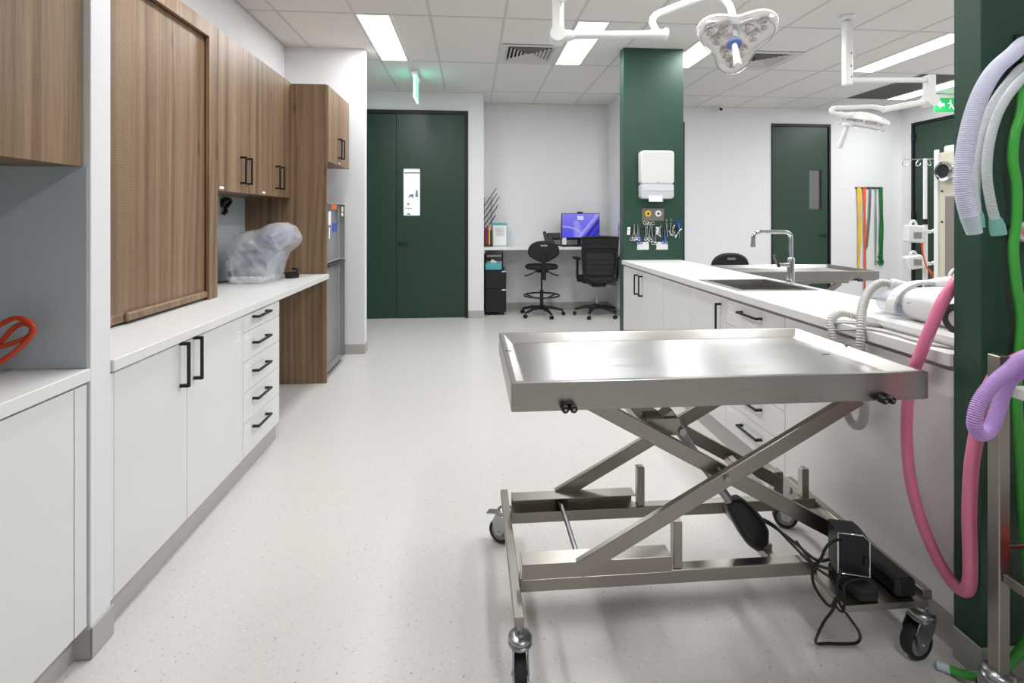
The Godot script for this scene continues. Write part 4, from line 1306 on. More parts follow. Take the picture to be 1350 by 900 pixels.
func build_exam_table() -> void:
	var x0 := 0.117; var x1 := 1.443; var z0 := 1.475; var z1 := 2.118
	var t := thing("exam_table", "stainless steel scissor-lift examination table on casters in the foreground", "table", v3(0.78, 0, 1.8), "stainless lift tables")
	tray(t, x0, x1, z0, z1, 0.9, 0.088, 0.032)
	double_knob(t, 0.287, 0.830, z0)
	double_knob(t, 1.285, 0.826, z0)
	for q in [[0.135, 0.901, 1.83], [1.428, 0.901, 1.80]]:
		part(t, "strap_slot", nb().boxt(Transform3D(Basis(Vector3(0, 1, 0), 0.3), v3(q[0], q[1] - 0.0005, q[2])), v3(0.022, 0.001, 0.007)), M.black)
	part(t, "drain_slot", nb().boxt(Transform3D(Basis(Vector3(0, 1, 0), -0.15), v3(1.345, 0.8685, 1.80)), v3(0.034, 0.001, 0.009)), M.black)
	var S: Material = M.steel_base
	# base frame
	for x in [0.14, 1.43]:
		part(t, "end_tube", nb().box(x - 0.015, x + 0.015, 0.187, 0.217, 1.462, 2.155, 0.002), S)
	for z in [1.615, 1.975]:
		part(t, "base_rail", nb().box(0.155, 1.16 if z < 1.8 else 1.415, 0.187, 0.231, z - 0.02, z + 0.02, 0.002), S)
		var ch := nb()
		ch.box(0.16, 0.652, 0.2312, 0.2345, z - 0.030, z + 0.030, 0.001).box(0.16, 0.652, 0.2805, 0.284, z - 0.030, z + 0.030, 0.001).box(0.16, 0.652, 0.2345, 0.2805, (z - 0.0295) if z < 1.8 else (z + 0.026), (z - 0.026) if z < 1.8 else (z + 0.0295))
		part(t, "slide_channel", ch, S)
		part(t, "stop_post", nb().box(0.664, 0.694, 0.2312, 0.385, z - 0.015, z + 0.015, 0.002), S)
		part(t, "slide_roller", nb().rod(v3(0.36, 0.258, z - 0.018), v3(0.36, 0.258, z + 0.018), 0.021, 16), M.rubber)
	part(t, "cross_bar", nb().box(1.02, 1.05, 0.190, 0.225, 1.635, 1.955, 0.002), S)
	for z in [1.615, 1.975]:
		part(t, "pivot_post", nb().box(1.235, 1.275, 0.187, 0.345, z - 0.02, z + 0.02, 0.002), S)
	part(t, "stop_post", nb().box(1.36, 1.39, 0.2312, 0.35, 1.96, 1.99, 0.002), S)
	# scissor arms: one pair rises to the right, the other to the left
	var za := [1.585, 2.005]
	var zb := [1.628, 1.962]
	for k in 2:
		part(t, "scissor_arm", nb().bar(v3(0.347, 0.266, za[k]), v3(1.30, 0.785, za[k]), 0.022, 0.05, Vector3.UP, 0.002), S)
		part(t, "scissor_arm", nb().bar(v3(0.38, 0.785, zb[k]), v3(1.262, 0.30, zb[k]), 0.022, 0.05, Vector3.UP, 0.002), S)
		var dz: float = [-1, 1][k]
		part(t, "pivot_bolt", nb().rod(v3(0.832, 0.536, za[k] + dz * 0.0), v3(0.832, 0.536, za[k] + dz * 0.020), 0.011, 6), M.zinc)
		part(t, "pivot_pin", nb().rod(v3(0.832, 0.536, za[k]), v3(0.832, 0.536, zb[k] - dz * 0.02), 0.010, 12), M.zinc)
	part(t, "cross_rod", nb().rod(v3(0.352, 0.262, 1.585), v3(0.352, 0.262, 2.005), 0.009, 12), M.zinc)
	part(t, "cross_tube", nb().box(0.585, 0.615, 0.655, 0.685, 1.64, 1.95, 0.002), S)
	part(t, "cross_tube", nb().box(1.02, 1.05, 0.40, 0.43, 1.64, 1.95, 0.002), S)
	# upper slide channels under the tray
	for z in [1.605, 1.985]:
		part(t, "top_channel", nb().box(0.2, 1.36, 0.787, 0.811, z - 0.035, z + 0.035, 0.002), S)
	# actuator
	var a := v3(0.70, 0.675, 1.70); var b := v3(1.035, 0.214, 1.70)
	var d := (b - a).normalized()
	var ac := part(t, "actuator", nb().rod(a, a.lerp(b, 0.74), 0.016, 16), M.zinc)
	part(ac, "clevis", nb().bar(a - d * 0.05, a + d * 0.03, 0.05, 0.045, Vector3.UP, 0.003), S)
	part(ac, "pivot_cap", nb().rod(a + v3(0.02, -0.02, -0.045), a + v3(0.02, -0.02, 0.045), 0.013, 14), M.zinc)
	for z in [1.668, 1.732]:
		part(t, "bracket_arm", nb().bar(v3(0.60, 0.672, z), v3(0.715, 0.672, z), 0.008, 0.06, Vector3.UP, 0.002), S)
	var up := Vector3(-d.y, d.x, 0)
	var rows := []
	for q in [[0.62, 0.016, 0.020, 0.0], [0.64, 0.032, 0.026, 0.006], [0.72, 0.044, 0.036, 0.010], [0.82, 0.050, 0.040, 0.010], [0.90, 0.046, 0.038, 0.006], [0.96, 0.030, 0.026, 0.0], [0.985, 0.014, 0.016, 0.0]]:
		var c: Vector3 = a.lerp(b, q[0]) + up * q[3]
		var row := PackedVector3Array()
		for k in 20:
			var an := TAU * k / 20.0
			row.append(c + up * signf(cos(an)) * pow(absf(cos(an)), 0.7) * q[1] + Vector3(0, 0, 1) * signf(sin(an)) * pow(absf(sin(an)), 0.7) * q[2])
		rows.append(row)
	part(ac, "motor_housing", nb().grid(rows, true, true), mat(Color(0.085, 0.09, 0.11), 0.38))
	part(ac, "foot_bracket", nb().box(1.018, 1.052, 0.2252, 0.245, 1.675, 1.725, 0.002), S)
	# platform with control box, pedal and battery
	part(t, "platform", nb().box(1.142, 1.415, 0.196, 0.2, 1.445, 1.66).box(1.142, 1.415, 0.180, 0.196, 1.445, 1.449).box(1.142, 1.146, 0.180, 0.196, 1.449, 1.66), S)
	var cb := part(t, "control_box", nb().prism(PackedVector2Array([Vector2(-0.046, -0.068), Vector2(0.046, -0.068), Vector2(0.046, 0.05), Vector2(0.026, 0.066), Vector2(-0.046, 0.066)]), looking(v3(1.222, 0.318, 1.535), Vector3(0.96, 0, -0.28).normalized(), Vector3.UP), 0.075, 0.004), M.black, "black control box with chrome edging")
	var bx := Vector3(0.96, 0, -0.28).normalized()
	var bz := bx.cross(Vector3.UP)
	var fr := v3(1.222, 0.318, 1.535) + bz * (-0.040 if bz.z > 0 else 0.040)
	part(cb, "chrome_edge", nb().tube([fr - bx * 0.045 - v3(0, 0.064, 0), fr + bx * 0.045 - v3(0, 0.064, 0), fr + bx * 0.045 + v3(0, 0.048, 0), fr + bx * 0.026 + v3(0, 0.064, 0), fr - bx * 0.045 + v3(0, 0.064, 0), fr - bx * 0.045 - v3(0, 0.064, 0)], 0.003, 6), M.chrome)
	part(cb, "switch", nb().boxt(looking(fr + bx * 0.036 - v3(0, 0.02, 0), bx, Vector3.UP), v3(0.016, 0.03, 0.008), 0.002), M.rubber)
	part(cb, "mounting", nb().box(1.178, 1.268, 0.2002, 0.250, 1.50, 1.575, 0.008), M.black)
	part(t, "pedal", nb().prism(rrect(0.075, 0.135, 0.02), looking(v3(1.225, 0.221, 1.515) + v3(0, 0, -0.0), Vector3(1, 0, 0.0), Vector3(0, 0, 1)), 0.042, 0.008), M.rubber, "black foot pedal")
	part(t, "battery", nb().box(1.318, 1.388, 0.2003, 0.262, 1.452, 1.65, 0.012), M.black, "long black battery pack")
	part(t, "motor_cable", pipe([v3(1.05, 0.27, 1.80), v3(1.11, 0.245, 1.78), v3(1.14, 0.237, 1.70), v3(1.143, 0.245, 1.60), v3(1.15, 0.255, 1.565), v3(1.17, 0.27, 1.55)], 0.005, 6), M.black)
	part(t, "motor_cable", pipe([v3(1.04, 0.28, 1.79), v3(1.10, 0.262, 1.76), v3(1.12, 0.245, 1.68), v3(1.115, 0.25, 1.585), v3(1.12, 0.262, 1.535), v3(1.15, 0.262, 1.515)], 0.005, 6), M.black)
	part(t, "looped_cable", pipe([v3(1.165, 0.37, 1.495), v3(1.125, 0.385, 1.47), v3(1.095, 0.37, 1.465), v3(1.075, 0.331, 1.465), v3(1.05, 0.300, 1.465), v3(1.055, 0.253, 1.465), v3(1.087, 0.203, 1.462), v3(1.108, 0.190, 1.46), v3(1.122, 0.215, 1.46), v3(1.118, 0.178, 1.465), v3(1.10, 0.129, 1.48), v3(1.092, 0.07, 1.50), v3(1.112, 0.012, 1.535), v3(1.155, 0.006, 1.538), v3(1.21, 0.006, 1.532), v3(1.25, 0.012, 1.528), v3(1.232, 0.066, 1.50), v3(1.178, 0.138, 1.475), v3(1.13, 0.201, 1.455), v3(1.125, 0.249, 1.46), v3(1.155, 0.285, 1.48)], 0.0045, 6), M.black)
	part(t, "looped_cable", pipe([v3(1.06, 0.33, 1.56), v3(1.085, 0.285, 1.50), v3(1.12, 0.262, 1.475), v3(1.13, 0.23, 1.46), v3(1.115, 0.20, 1.455), v3(1.14, 0.175, 1.455), v3(1.15, 0.215, 1.46), v3(1.165, 0.245, 1.475), v3(1.20, 0.262, 1.468), v3(1.235, 0.258, 1.472)], 0.004, 6), M.black)
	# casters
	caster(t, v3(0.145, 0, 1.487), 0.188, PI + 0.05)
	caster(t, v3(0.145, 0, 2.135), 0.188, -1.05, true)
	caster(t, v3(1.425, 0, 1.480), 0.188, -1.75)
	caster(t, v3(1.425, 0, 2.135), 0.188, -1.2)


func build_prep_table() -> void:
	var x0 := 2.37; var x1 := 3.70; var z0 := 4.27; var z1 := 4.93
	var t := thing("prep_table", "second stainless steel lift table standing behind the island sink", "table", v3(3.03, 0, 4.6), "stainless lift tables")
	tray(t, x0, x1, z0, z1, 0.9, 0.088, 0.032)
	double_knob(t, 3.50, 0.822, z0)
	for z in [4.42, 4.78]:
		part(t, "top_channel", nb().box(2.5, 3.5, 0.775, 0.811, z - 0.035, z + 0.035, 0.002), M.steel_base)
		part(t, "base_rail", nb().box(2.4, 3.66, 0.187, 0.231, z - 0.02, z + 0.02, 0.002), M.steel_base)
		part(t, "scissor_arm", nb().bar(v3(2.62, 0.25, z - 0.02), v3(3.42, 0.78, z - 0.02), 0.022, 0.05, Vector3.UP, 0.002), M.steel_base)
		part(t, "scissor_arm", nb().bar(v3(2.62, 0.78, z + 0.02), v3(3.42, 0.25, z + 0.02), 0.022, 0.05, Vector3.UP, 0.002), M.steel_base)
	for x in [2.40, 3.67]:
		part(t, "end_tube", nb().box(x - 0.015, x + 0.015, 0.187, 0.217, 4.28, 4.92, 0.002), M.steel_base)
		for z in [4.31, 4.89]:
			caster(t, v3(x, 0, z), 0.188, 0.7 + x + z)


# ---------------------------------------------------------------- desk alcove
func star_base(t: Node3D, c: Vector3, r: float, hub_y: float, turn: float) -> void:
	for k in 5:
		var a := turn + TAU * k / 5.0
		var d := Vector3(cos(a), 0, sin(a))
		var leg := part(t, "base_leg", nb().tube([c + v3(0, hub_y, 0) + d * 0.02, c + v3(0, hub_y - 0.005, 0) + d * r * 0.5, c + v3(0, hub_y - 0.045, 0) + d * r], [0.024, 0.021, 0.015], 8), M.black)
		var w := c + d * r
		var s := Vector3(-d.z, 0, d.x)
		for q in [-1, 1]:
			part(leg, "castor_wheel", nb().lathe([Vector2(0, -0.009), Vector2(0.022, -0.009), Vector2(0.027, -0.005), Vector2(0.027, 0.005), Vector2(0.022, 0.009), Vector2(0, 0.009)], Transform3D(Basis(d, s, d.cross(s)), w + v3(0, 0.027, 0) + s * 0.014 * q), 16), M.soft_black)
	part(t, "hub", nb().lathe([Vector2(0, hub_y - 0.03), Vector2(0.03, hub_y - 0.03), Vector2(0.032, hub_y + 0.03), Vector2(0.026, hub_y + 0.05), Vector2(0, hub_y + 0.05)], Transform3D(Basis(), c), 16), M.black)

func slotted_back(w: float, h: float) -> PackedVector2Array:
	# rounded, wide at the top, tapering below
	var out := PackedVector2Array()
	for k in 36:
		var a := TAU * k / 36.0
		var x := cos(a)
		var y := sin(a)
		var wide := 1.0 if y > -0.2 else 1.0 - 0.45 * pow((-y - 0.2) / 0.8, 1.5)
		out.append(Vector2(signf(x) * pow(absf(x), 0.85) * w / 2 * wide, signf(y) * pow(absf(y), 0.9) * h / 2))
	return out

func make_stool(label: String, c: Vector3, seat_y: float, facing: Vector3, turn: float) -> void:
	var t := thing("drafting_stool", label, "stool", c, "black drafting stools")
	var s := facing.cross(Vector3.UP)
	star_base(t, c, 0.31, 0.115, turn)
	part(t, "column", nb().rod(c + v3(0, 0.13, 0), c + v3(0, 0.36, 0), 0.025, 16).rod(c + v3(0, 0.36, 0), c + v3(0, seat_y - 0.07, 0), 0.014, 12), M.black)
	var ring := []
	for k in 33:
		var a := TAU * k / 32.0
		ring.append(c + v3(cos(a) * 0.25, 0.285, sin(a) * 0.25))
	var fr := part(t, "foot_ring", nb().tube(ring, 0.0115, 8, false), M.black)
	for k in 3:
		var a := TAU * k / 3.0 + 0.5
		part(fr, "spoke", nb().tube([c + v3(cos(a) * 0.245, 0.283, sin(a) * 0.245), c + v3(cos(a) * 0.13, 0.245, sin(a) * 0.13), c + v3(cos(a) * 0.02, 0.235, sin(a) * 0.02)], 0.010, 6), M.black)
	part(t, "seat", nb().prism(oval(0.47, 0.42, 32), looking(c + v3(0, seat_y - 0.035, 0), s, -facing), 0.065, 0.022), M.soft_black)
	part(t, "mechanism", nb().boxt(Transform3D(Basis(s, Vector3.UP, facing), c + v3(0, seat_y - 0.09, 0)), v3(0.16, 0.045, 0.2), 0.008), M.black)
	for k in [-1, 1]:
		part(t, "lever", nb().tube([c + v3(0, seat_y - 0.095, 0) + s * 0.07 * k, c + v3(0, seat_y - 0.14, 0) + s * 0.15 * k, c + v3(0, seat_y - 0.165, 0) + s * 0.24 * k], [0.008, 0.008, 0.012], 8), M.black)
	var bc := c + v3(0, seat_y + 0.19, 0) - facing * 0.2
	var up := (Vector3.UP - facing * 0.12).normalized()
	var poly := slotted_back(0.435, 0.30)
	part(t, "backrest", nb().prism(poly, looking(bc, s, up), 0.05, 0.018), M.soft_black)
	var face_out := -facing
	part(t, "grip_slot", nb().prism(rrect(0.1, 0.026, 0.012), looking(bc + up * 0.085 + face_out * 0.0255, s, up), 0.003), M.grey_plastic)
	part(t, "back_post", nb().bar(bc - up * 0.02 + face_out * 0.032, c + v3(0, seat_y - 0.20, 0) - facing * 0.215, 0.065, 0.018, facing, 0.004), M.black)
	part(t, "post_foot", nb().bar(c + v3(0, seat_y - 0.1, 0) - facing * 0.215, c + v3(0, seat_y - 0.1, 0), 0.05, 0.012, Vector3.UP, 0.003), M.black)

func build_alcove() -> void:
	var top := 0.965
	var dk := thing("desk", "white wall-to-wall desk top in the alcove behind the chairs", "desk", v3(1.12, 0.93, 7.25))
	part(dk, "desk_top", nb().box(0.172, 2.074, 0.928, top, 6.985, 7.515, 0.002), M.top)
	part(dk, "wall_cleat", nb().box(0.18, 2.06, 0.885, 0.927, 7.48, 7.515), M.white_lam)
	part(dk, "side_cleat", nb().box(0.173, 0.195, 0.885, 0.927, 7.02, 7.47).box(2.052, 2.074, 0.885, 0.927, 7.02, 7.47), M.white_lam)
	# file pedestal
	var f := thing("filing_cabinet", "slim black two-drawer filing cabinet on wheels below the desk", "cabinet", v3(0.345, 0, 7.25))
	part(f, "body", nb().box(0.198, 0.492, 0.045, 0.642, 7.075, 7.46, 0.006), M.black)
	for q in [[0.05, 0.375], [0.38, 0.635]]:
		var dr := part(f, "drawer", nb().box(0.202, 0.488, q[0], q[1], 7.06, 7.078, 0.003), M.black)
		part(dr, "pull", nb().box(0.43, 0.487, q[1] - 0.022, q[1] - 0.006, 7.054, 7.062, 0.002), M.plastic_white, "white drawer pull")
	part(f, "lock", nb().lathe([Vector2(0, 0.006), Vector2(0.010, 0.006), Vector2(0.011, 0)], Builder.along(v3(0.465, 0.648, 7.078), v3(0.465, 0.648, 6)), 12), M.zinc)
	for x in [0.24, 0.345, 0.45]:
		part(f, "wheel", nb().rod(v3(x - 0.012, 0.024, 7.12), v3(x + 0.012, 0.024, 7.12), 0.024, 12), M.rubber)
	for x in [0.24, 0.45]:
		part(f, "wheel", nb().rod(v3(x - 0.012, 0.024, 7.42), v3(x + 0.012, 0.024, 7.42), 0.024, 12), M.rubber)
	var tr := thing("letter_trays", "stacked dark letter trays on top of the filing cabinet", "trays", v3(0.33, 0.643, 7.33))
	for k in 3:
		var y := 0.645 + k * 0.082
		part(tr, "tray", nb().box(0.205, 0.455, y, y + 0.006, 7.22, 7.46).box(0.205, 0.211, y, y + 0.05, 7.22, 7.46).box(0.449, 0.455, y, y + 0.05, 7.22, 7.46), M.black)
		part(tr, "papers", nb().box(0.22, 0.44, y + 0.006, y + 0.02 + k * 0.004, 7.23, 7.44), M.paper)
	for x in [0.208, 0.452]:
		part(tr, "riser", nb().box(x - 0.004, x + 0.004, 0.645, 0.89, 7.225, 7.235).box(x - 0.004, x + 0.004, 0.645, 0.89, 7.44, 7.45), M.black)
	var ts := thing("tissue_box", "teal tissue box with a white tissue on the filing cabinet", "tissue box", v3(0.31, 0.643, 7.15))
	part(ts, "box", nb().box(0.2, 0.43, 0.643, 0.742, 7.085, 7.205, 0.003), M.teal)
	part(ts, "tissue", nb().grid([PackedVector3Array([v3(0.27, 0.742, 7.13), v3(0.36, 0.742, 7.13), v3(0.36, 0.742, 7.16), v3(0.27, 0.742, 7.16)]), PackedVector3Array([v3(0.275, 0.768, 7.135), v3(0.345, 0.762, 7.13), v3(0.34, 0.765, 7.155), v3(0.28, 0.77, 7.158)]), PackedVector3Array([v3(0.29, 0.79, 7.142), v3(0.31, 0.782, 7.14), v3(0.31, 0.786, 7.15), v3(0.29, 0.79, 7.15)])]), M.paper)
	# wire sorter with slanting dividers
	var s := thing("wire_file_sorter", "black wire file sorter with slanting dividers at the desk's left end", "sorter", v3(0.27, top, 7.35))
	part(s, "base_frame", nb().tube([v3(0.185, top + 0.006, 7.25), v3(0.30, top + 0.006, 7.25), v3(0.30, top + 0.006, 7.45), v3(0.185, top + 0.006, 7.45), v3(0.185, top + 0.006, 7.25)], 0.005, 6), M.black)
	part(s, "back_frame", nb().tube([v3(0.19, top, 7.44), v3(0.19, 1.68, 7.44), v3(0.30, 1.68, 7.44), v3(0.30, top, 7.44)], 0.004, 6), M.black)
	for k in 5:
		var x := 0.182
		var y := 1.545 - k * 0.095
		var l := [0.17, 0.18, 0.215, 0.20, 0.16][k] as float
		part(s, "divider", nb().tube([v3(x, y, 7.28), v3(x + l, y + l * 1.45, 7.28), v3(x + l + 0.012, y + l * 1.45 + 0.02, 7.34), v3(x + l, y + l * 1.45, 7.40), v3(x, y, 7.40), v3(x, y, 7.28)], 0.0055, 6), M.black)
	part(s, "document_holder", nb().box(0.185, 0.30, top + 0.013, 1.20, 7.28, 7.42, 0.004), M.print_dark)
	for k in 3:
		part(s, "folder", nb().box(0.19 + k * 0.03, 0.21 + k * 0.03, top + 0.02, 1.24 + k * 0.02, 7.265, 7.40, 0.002), [M.red, mat(Color(0.45, 0.30, 0.60), 0.6), M.yellow][k])
	var p := thing("desk_notice", "printed notice in a teal-edged stand on the desk beside the file sorter", "notice", v3(0.41, top, 7.3))
	var tilt := Basis(Vector3(1, 0, 0), 0.14)
	part(p, "stand", nb().boxt(Transform3D(tilt, v3(0.415, 1.135, 7.33)), v3(0.215, 0.34, 0.006), 0.001), M.teal)
	part(p, "sheet", nb().boxt(Transform3D(tilt, v3(0.415, 1.118, 7.323)), v3(0.195, 0.30, 0.002)), M.paper)
	for k in 12:
		part(p, "printed_line", nb().boxt(Transform3D(tilt, v3(0.415, 1.235 - k * 0.02, 7.3208 - (0.117 - k * 0.02) * 0.141)), v3(0.14 - 0.02 * (k % 3), 0.004, 0.0008)), M.grey_plastic)
	part(p, "foot", nb().box(0.318, 0.51, top, top + 0.008, 7.28, 7.40, 0.001), M.teal)
	# monitor
	var m := thing("monitor", "black-framed computer monitor showing a violet picture on the desk", "monitor", v3(1.6, top, 7.3))
	part(m, "housing", nb().box(1.322, 1.892, 1.052, 1.447, 7.28, 7.31, 0.004), M.black)
	part(m, "screen", nb().picture(v3(1.330, 1.44, 7.2792), v3(1.884, 1.44, 7.2792), v3(1.884, 1.092, 7.2792), v3(1.330, 1.092, 7.2792), Vector3(0, 0, -1)), M.screen)
	var clock := words(m, "clock_digits", "8:05", 0.05, v3(1.605, 1.385, 7.2788), Vector3.RIGHT, Vector3.UP, M.exit_white)
	clock.set_meta("label", "white clock digits on the screen")
	part(m, "date_line", nb().box(1.565, 1.645, 1.353, 1.360, 7.2785, 7.2791), M.exit_white)
	part(m, "camera_bar", nb().box(1.555, 1.64, 1.447, 1.468, 7.275, 7.30, 0.004), M.black)
	part(m, "neck", nb().box(1.57, 1.62, top + 0.01, 1.08, 7.31, 7.335, 0.003), M.black)
	part(m, "foot", nb().box(1.48, 1.71, top, top + 0.012, 7.26, 7.42, 0.004), M.black)
	part(m, "paper_tag", nb().box(1.332, 1.392, 0.985, 1.085, 7.272, 7.276), M.paper, "white paper tag")
	var lt := AreaLight3D.new()
	lt.name = "screen_light"
	lt.area_size = Vector2(0.55, 0.34)
	lt.light_energy = 0.05
	lt.light_color = Color(0.6, 0.58, 1.0)
	lt.shadow_enabled = true
	m.add_child(lt)
	lt.position = Vector3(0.007, 1.266 - top, 0.03)
	lt.rotation_degrees.y = 180
	var kb := thing("keyboard", "black keyboard on the desk in front of the monitor", "keyboard", v3(1.5, top, 7.1))
	part(kb, "case", nb().box(1.30, 1.72, top, top + 0.018, 7.06, 7.19, 0.004), M.black)
	for r in 4:
		for q in 12:
			part(kb, "key", nb().box(1.315 + q * 0.0335, 1.343 + q * 0.0335, top + 0.018, top + 0.025, 7.07 + r * 0.029, 7.094 + r * 0.029), M.soft_black)
	var ms := thing("desk_camera", "small black gadget standing on the desk behind the office chair", "gadget", v3(1.97, top, 7.2))
	part(ms, "body", nb().ball(v3(1.955, top + 0.045, 7.2), v3(0.05, 0.045, 0.04)), M.black)
	part(ms, "stalk", nb().rod(v3(1.955, top + 0.08, 7.2), v3(1.955, top + 0.12, 7.2), 0.012), M.black)
	part(ms, "head", nb().box(1.90, 2.01, top + 0.115, top + 0.14, 7.18, 7.22, 0.006), M.black)
	var ph := thing("desk_phone", "black desk telephone with handset on the desk left of the monitor", "phone", v3(1.2, top, 7.25))
	var pt := Basis(Vector3(1, 0, 0), 0.5)
	part(ph, "base", nb().boxt(Transform3D(pt, v3(1.215, top + 0.098, 7.30)), v3(0.20, 0.2, 0.035), 0.006), M.black)
	part(ph, "display", nb().boxt(Transform3D(pt, v3(1.255, top + 0.14, 7.252)), v3(0.10, 0.06, 0.004)), M.print_dark)
	part(ph, "handset", nb().boxt(Transform3D(Basis(Vector3(0, 0, 1), 0.15) * pt, v3(1.085, top + 0.122, 7.26)), v3(0.05, 0.21, 0.045), 0.014), mat(Color(0.2, 0.2, 0.21), 0.5))
	for k in 9:
		part(ph, "button", nb().boxt(Transform3D(pt, v3(1.225 + (k % 3) * 0.03, top + 0.085 - (k / 3) * 0.024, 7.262 - (k / 3) * 0.013 + 0.0)), v3(0.02, 0.014, 0.006)), M.grey_plastic)
	for k in 3:
		var at: Vector3 = [v3(0.62, 0.72, 7.514), v3(1.30, 0.72, 7.514), v3(2.068, 1.20, 6.9)][k]
		var o := thing("wall_socket", ["white double socket below the desk by the filing cabinet", "white double socket below the desk between the chairs", "grey socket strip on the alcove's right wall"][k], "socket", at, "alcove wall sockets")
		if k < 2:
			part(o, "plate", nb().box(at.x - 0.06, at.x + 0.06, at.y - 0.036, at.y + 0.036, 7.508, 7.519, 0.002), M.plastic_white)
			for q in [-1, 1]:
				part(o, "outlet", nb().box(at.x + q * 0.03 - 0.012, at.x + q * 0.03 + 0.012, at.y - 0.014, at.y + 0.014, 7.506, 7.508), mat(Color(0.74, 0.75, 0.76), 0.5))
		else:
			part(o, "plate", nb().box(2.066, 2.0745, 1.06, 1.30, 6.86, 6.94, 0.002), mat(Color(0.72, 0.73, 0.75), 0.4))
			part(o, "outlet", nb().box(2.063, 2.066, 1.09, 1.15, 6.88, 6.92).box(2.063, 2.066, 1.2, 1.26, 6.88, 6.92), M.grey_plastic)
	make_stool("black drafting stool with a foot ring facing the alcove desk", v3(0.99, 0, 7.02), 0.725, Vector3(0, 0, 1), 0.0)
	make_stool("black slotted stool back showing above the steel table behind the sink", v3(2.89, 0, 5.6), 0.65, Vector3(0, 0, 1), 0.4)
	office_chair()

func office_chair() -> void:
	var c := v3(1.76, 0, 6.93)
	var t := thing("office_chair", "black mesh-backed office chair with armrests at the alcove desk", "chair", c)
	star_base(t, c, 0.31, 0.13, -0.9)
	part(t, "gas_lift", nb().rod(c + v3(0, 0.15, 0), c + v3(0, 0.27, 0), 0.026, 16).rod(c + v3(0, 0.27, 0), c + v3(0, 0.43, 0), 0.014, 12), M.zinc)
	part(t, "mechanism", nb().box(c.x - 0.1, c.x + 0.1, 0.425, 0.475, c.z - 0.14, c.z + 0.1, 0.01), M.black)
	part(t, "lever", nb().tube([c + v3(0.08, 0.445, 0), c + v3(0.2, 0.442, -0.02), c + v3(0.27, 0.438, -0.02)], [0.006, 0.006, 0.011], 8), M.black)
	part(t, "seat", nb().prism(rrect(0.50, 0.48, 0.09), looking(c + v3(0, 0.515, 0.04), Vector3(1, 0, 0), Vector3(0, 0, -1)), 0.08, 0.025), M.soft_black)
	# back frame: a rounded trapezium, wider at the top, leaning a little
	var up := Vector3(0, 1, -0.10).normalized()
	var bc := v3(c.x - 0.012, 0.83, 6.72)
	var fr := []
	for q in [[-0.21, -0.28], [0.0, -0.295], [0.21, -0.28], [0.228, -0.1], [0.24, 0.1], [0.252, 0.285], [0.0, 0.295], [-0.252, 0.285], [-0.24, 0.1], [-0.228, -0.1], [-0.21, -0.28]]:
		fr.append(bc + v3(q[0], 0, 0) + up * q[1])
	part(t, "back_frame", nb().tube(fr, 0.016, 8, false), M.black)
	var poly := PackedVector2Array([Vector2(-0.205, -0.275), Vector2(0.205, -0.275), Vector2(0.248, 0.28), Vector2(-0.248, 0.28)])
	part(t, "back_mesh", nb().prism(poly, looking(bc, Vector3(1, 0, 0), up), 0.004), M.mesh_black)
	part(t, "lumbar_bar", nb().bar(bc + v3(-0.235, 0, 0) + up * 0.135, bc + v3(0.235, 0, 0) + up * 0.135, 0.012, 0.03, up, 0.003), M.black)
	part(t, "lower_panel", nb().prism(rrect(0.38, 0.30, 0.05), looking(bc + v3(0, -0.08, 0.012), Vector3(1, 0, 0), up), 0.012, 0.003), mat(Color(0.16, 0.16, 0.165), 0.8))
	for y in [-0.06, 0.0, 0.06]:
		part(t, "back_rib", nb().bar(bc + v3(-0.19, y - 0.08, -0.004), bc + v3(0.19, y - 0.08, -0.004), 0.004, 0.006, Vector3.UP), M.rubber)
	part(t, "spine", nb().tube([bc + v3(-0.16, -0.285, 0), bc + v3(0, -0.36, 0.04), c + v3(0, 0.455, -0.05)], [0.016, 0.024, 0.022], 8).tube([bc + v3(0.16, -0.285, 0), bc + v3(0, -0.36, 0.04), c + v3(0, 0.455, -0.05)], [0.016, 0.024, 0.022], 8), M.black)
	for s in [-1, 1]:
		var arm := part(t, "armrest", nb().tube([c + v3(0.20 * s, 0.49, 0.0), c + v3(0.275 * s, 0.50, -0.02), c + v3(0.285 * s, 0.56, -0.03), c + v3(0.285 * s, 0.80, -0.04)], 0.018, 8), M.black)
		part(arm, "arm_pad", nb().boxt(Transform3D(Basis(), c + v3(0.285 * s, 0.815, 0.02)), v3(0.085, 0.03, 0.25), 0.012), M.soft_black)


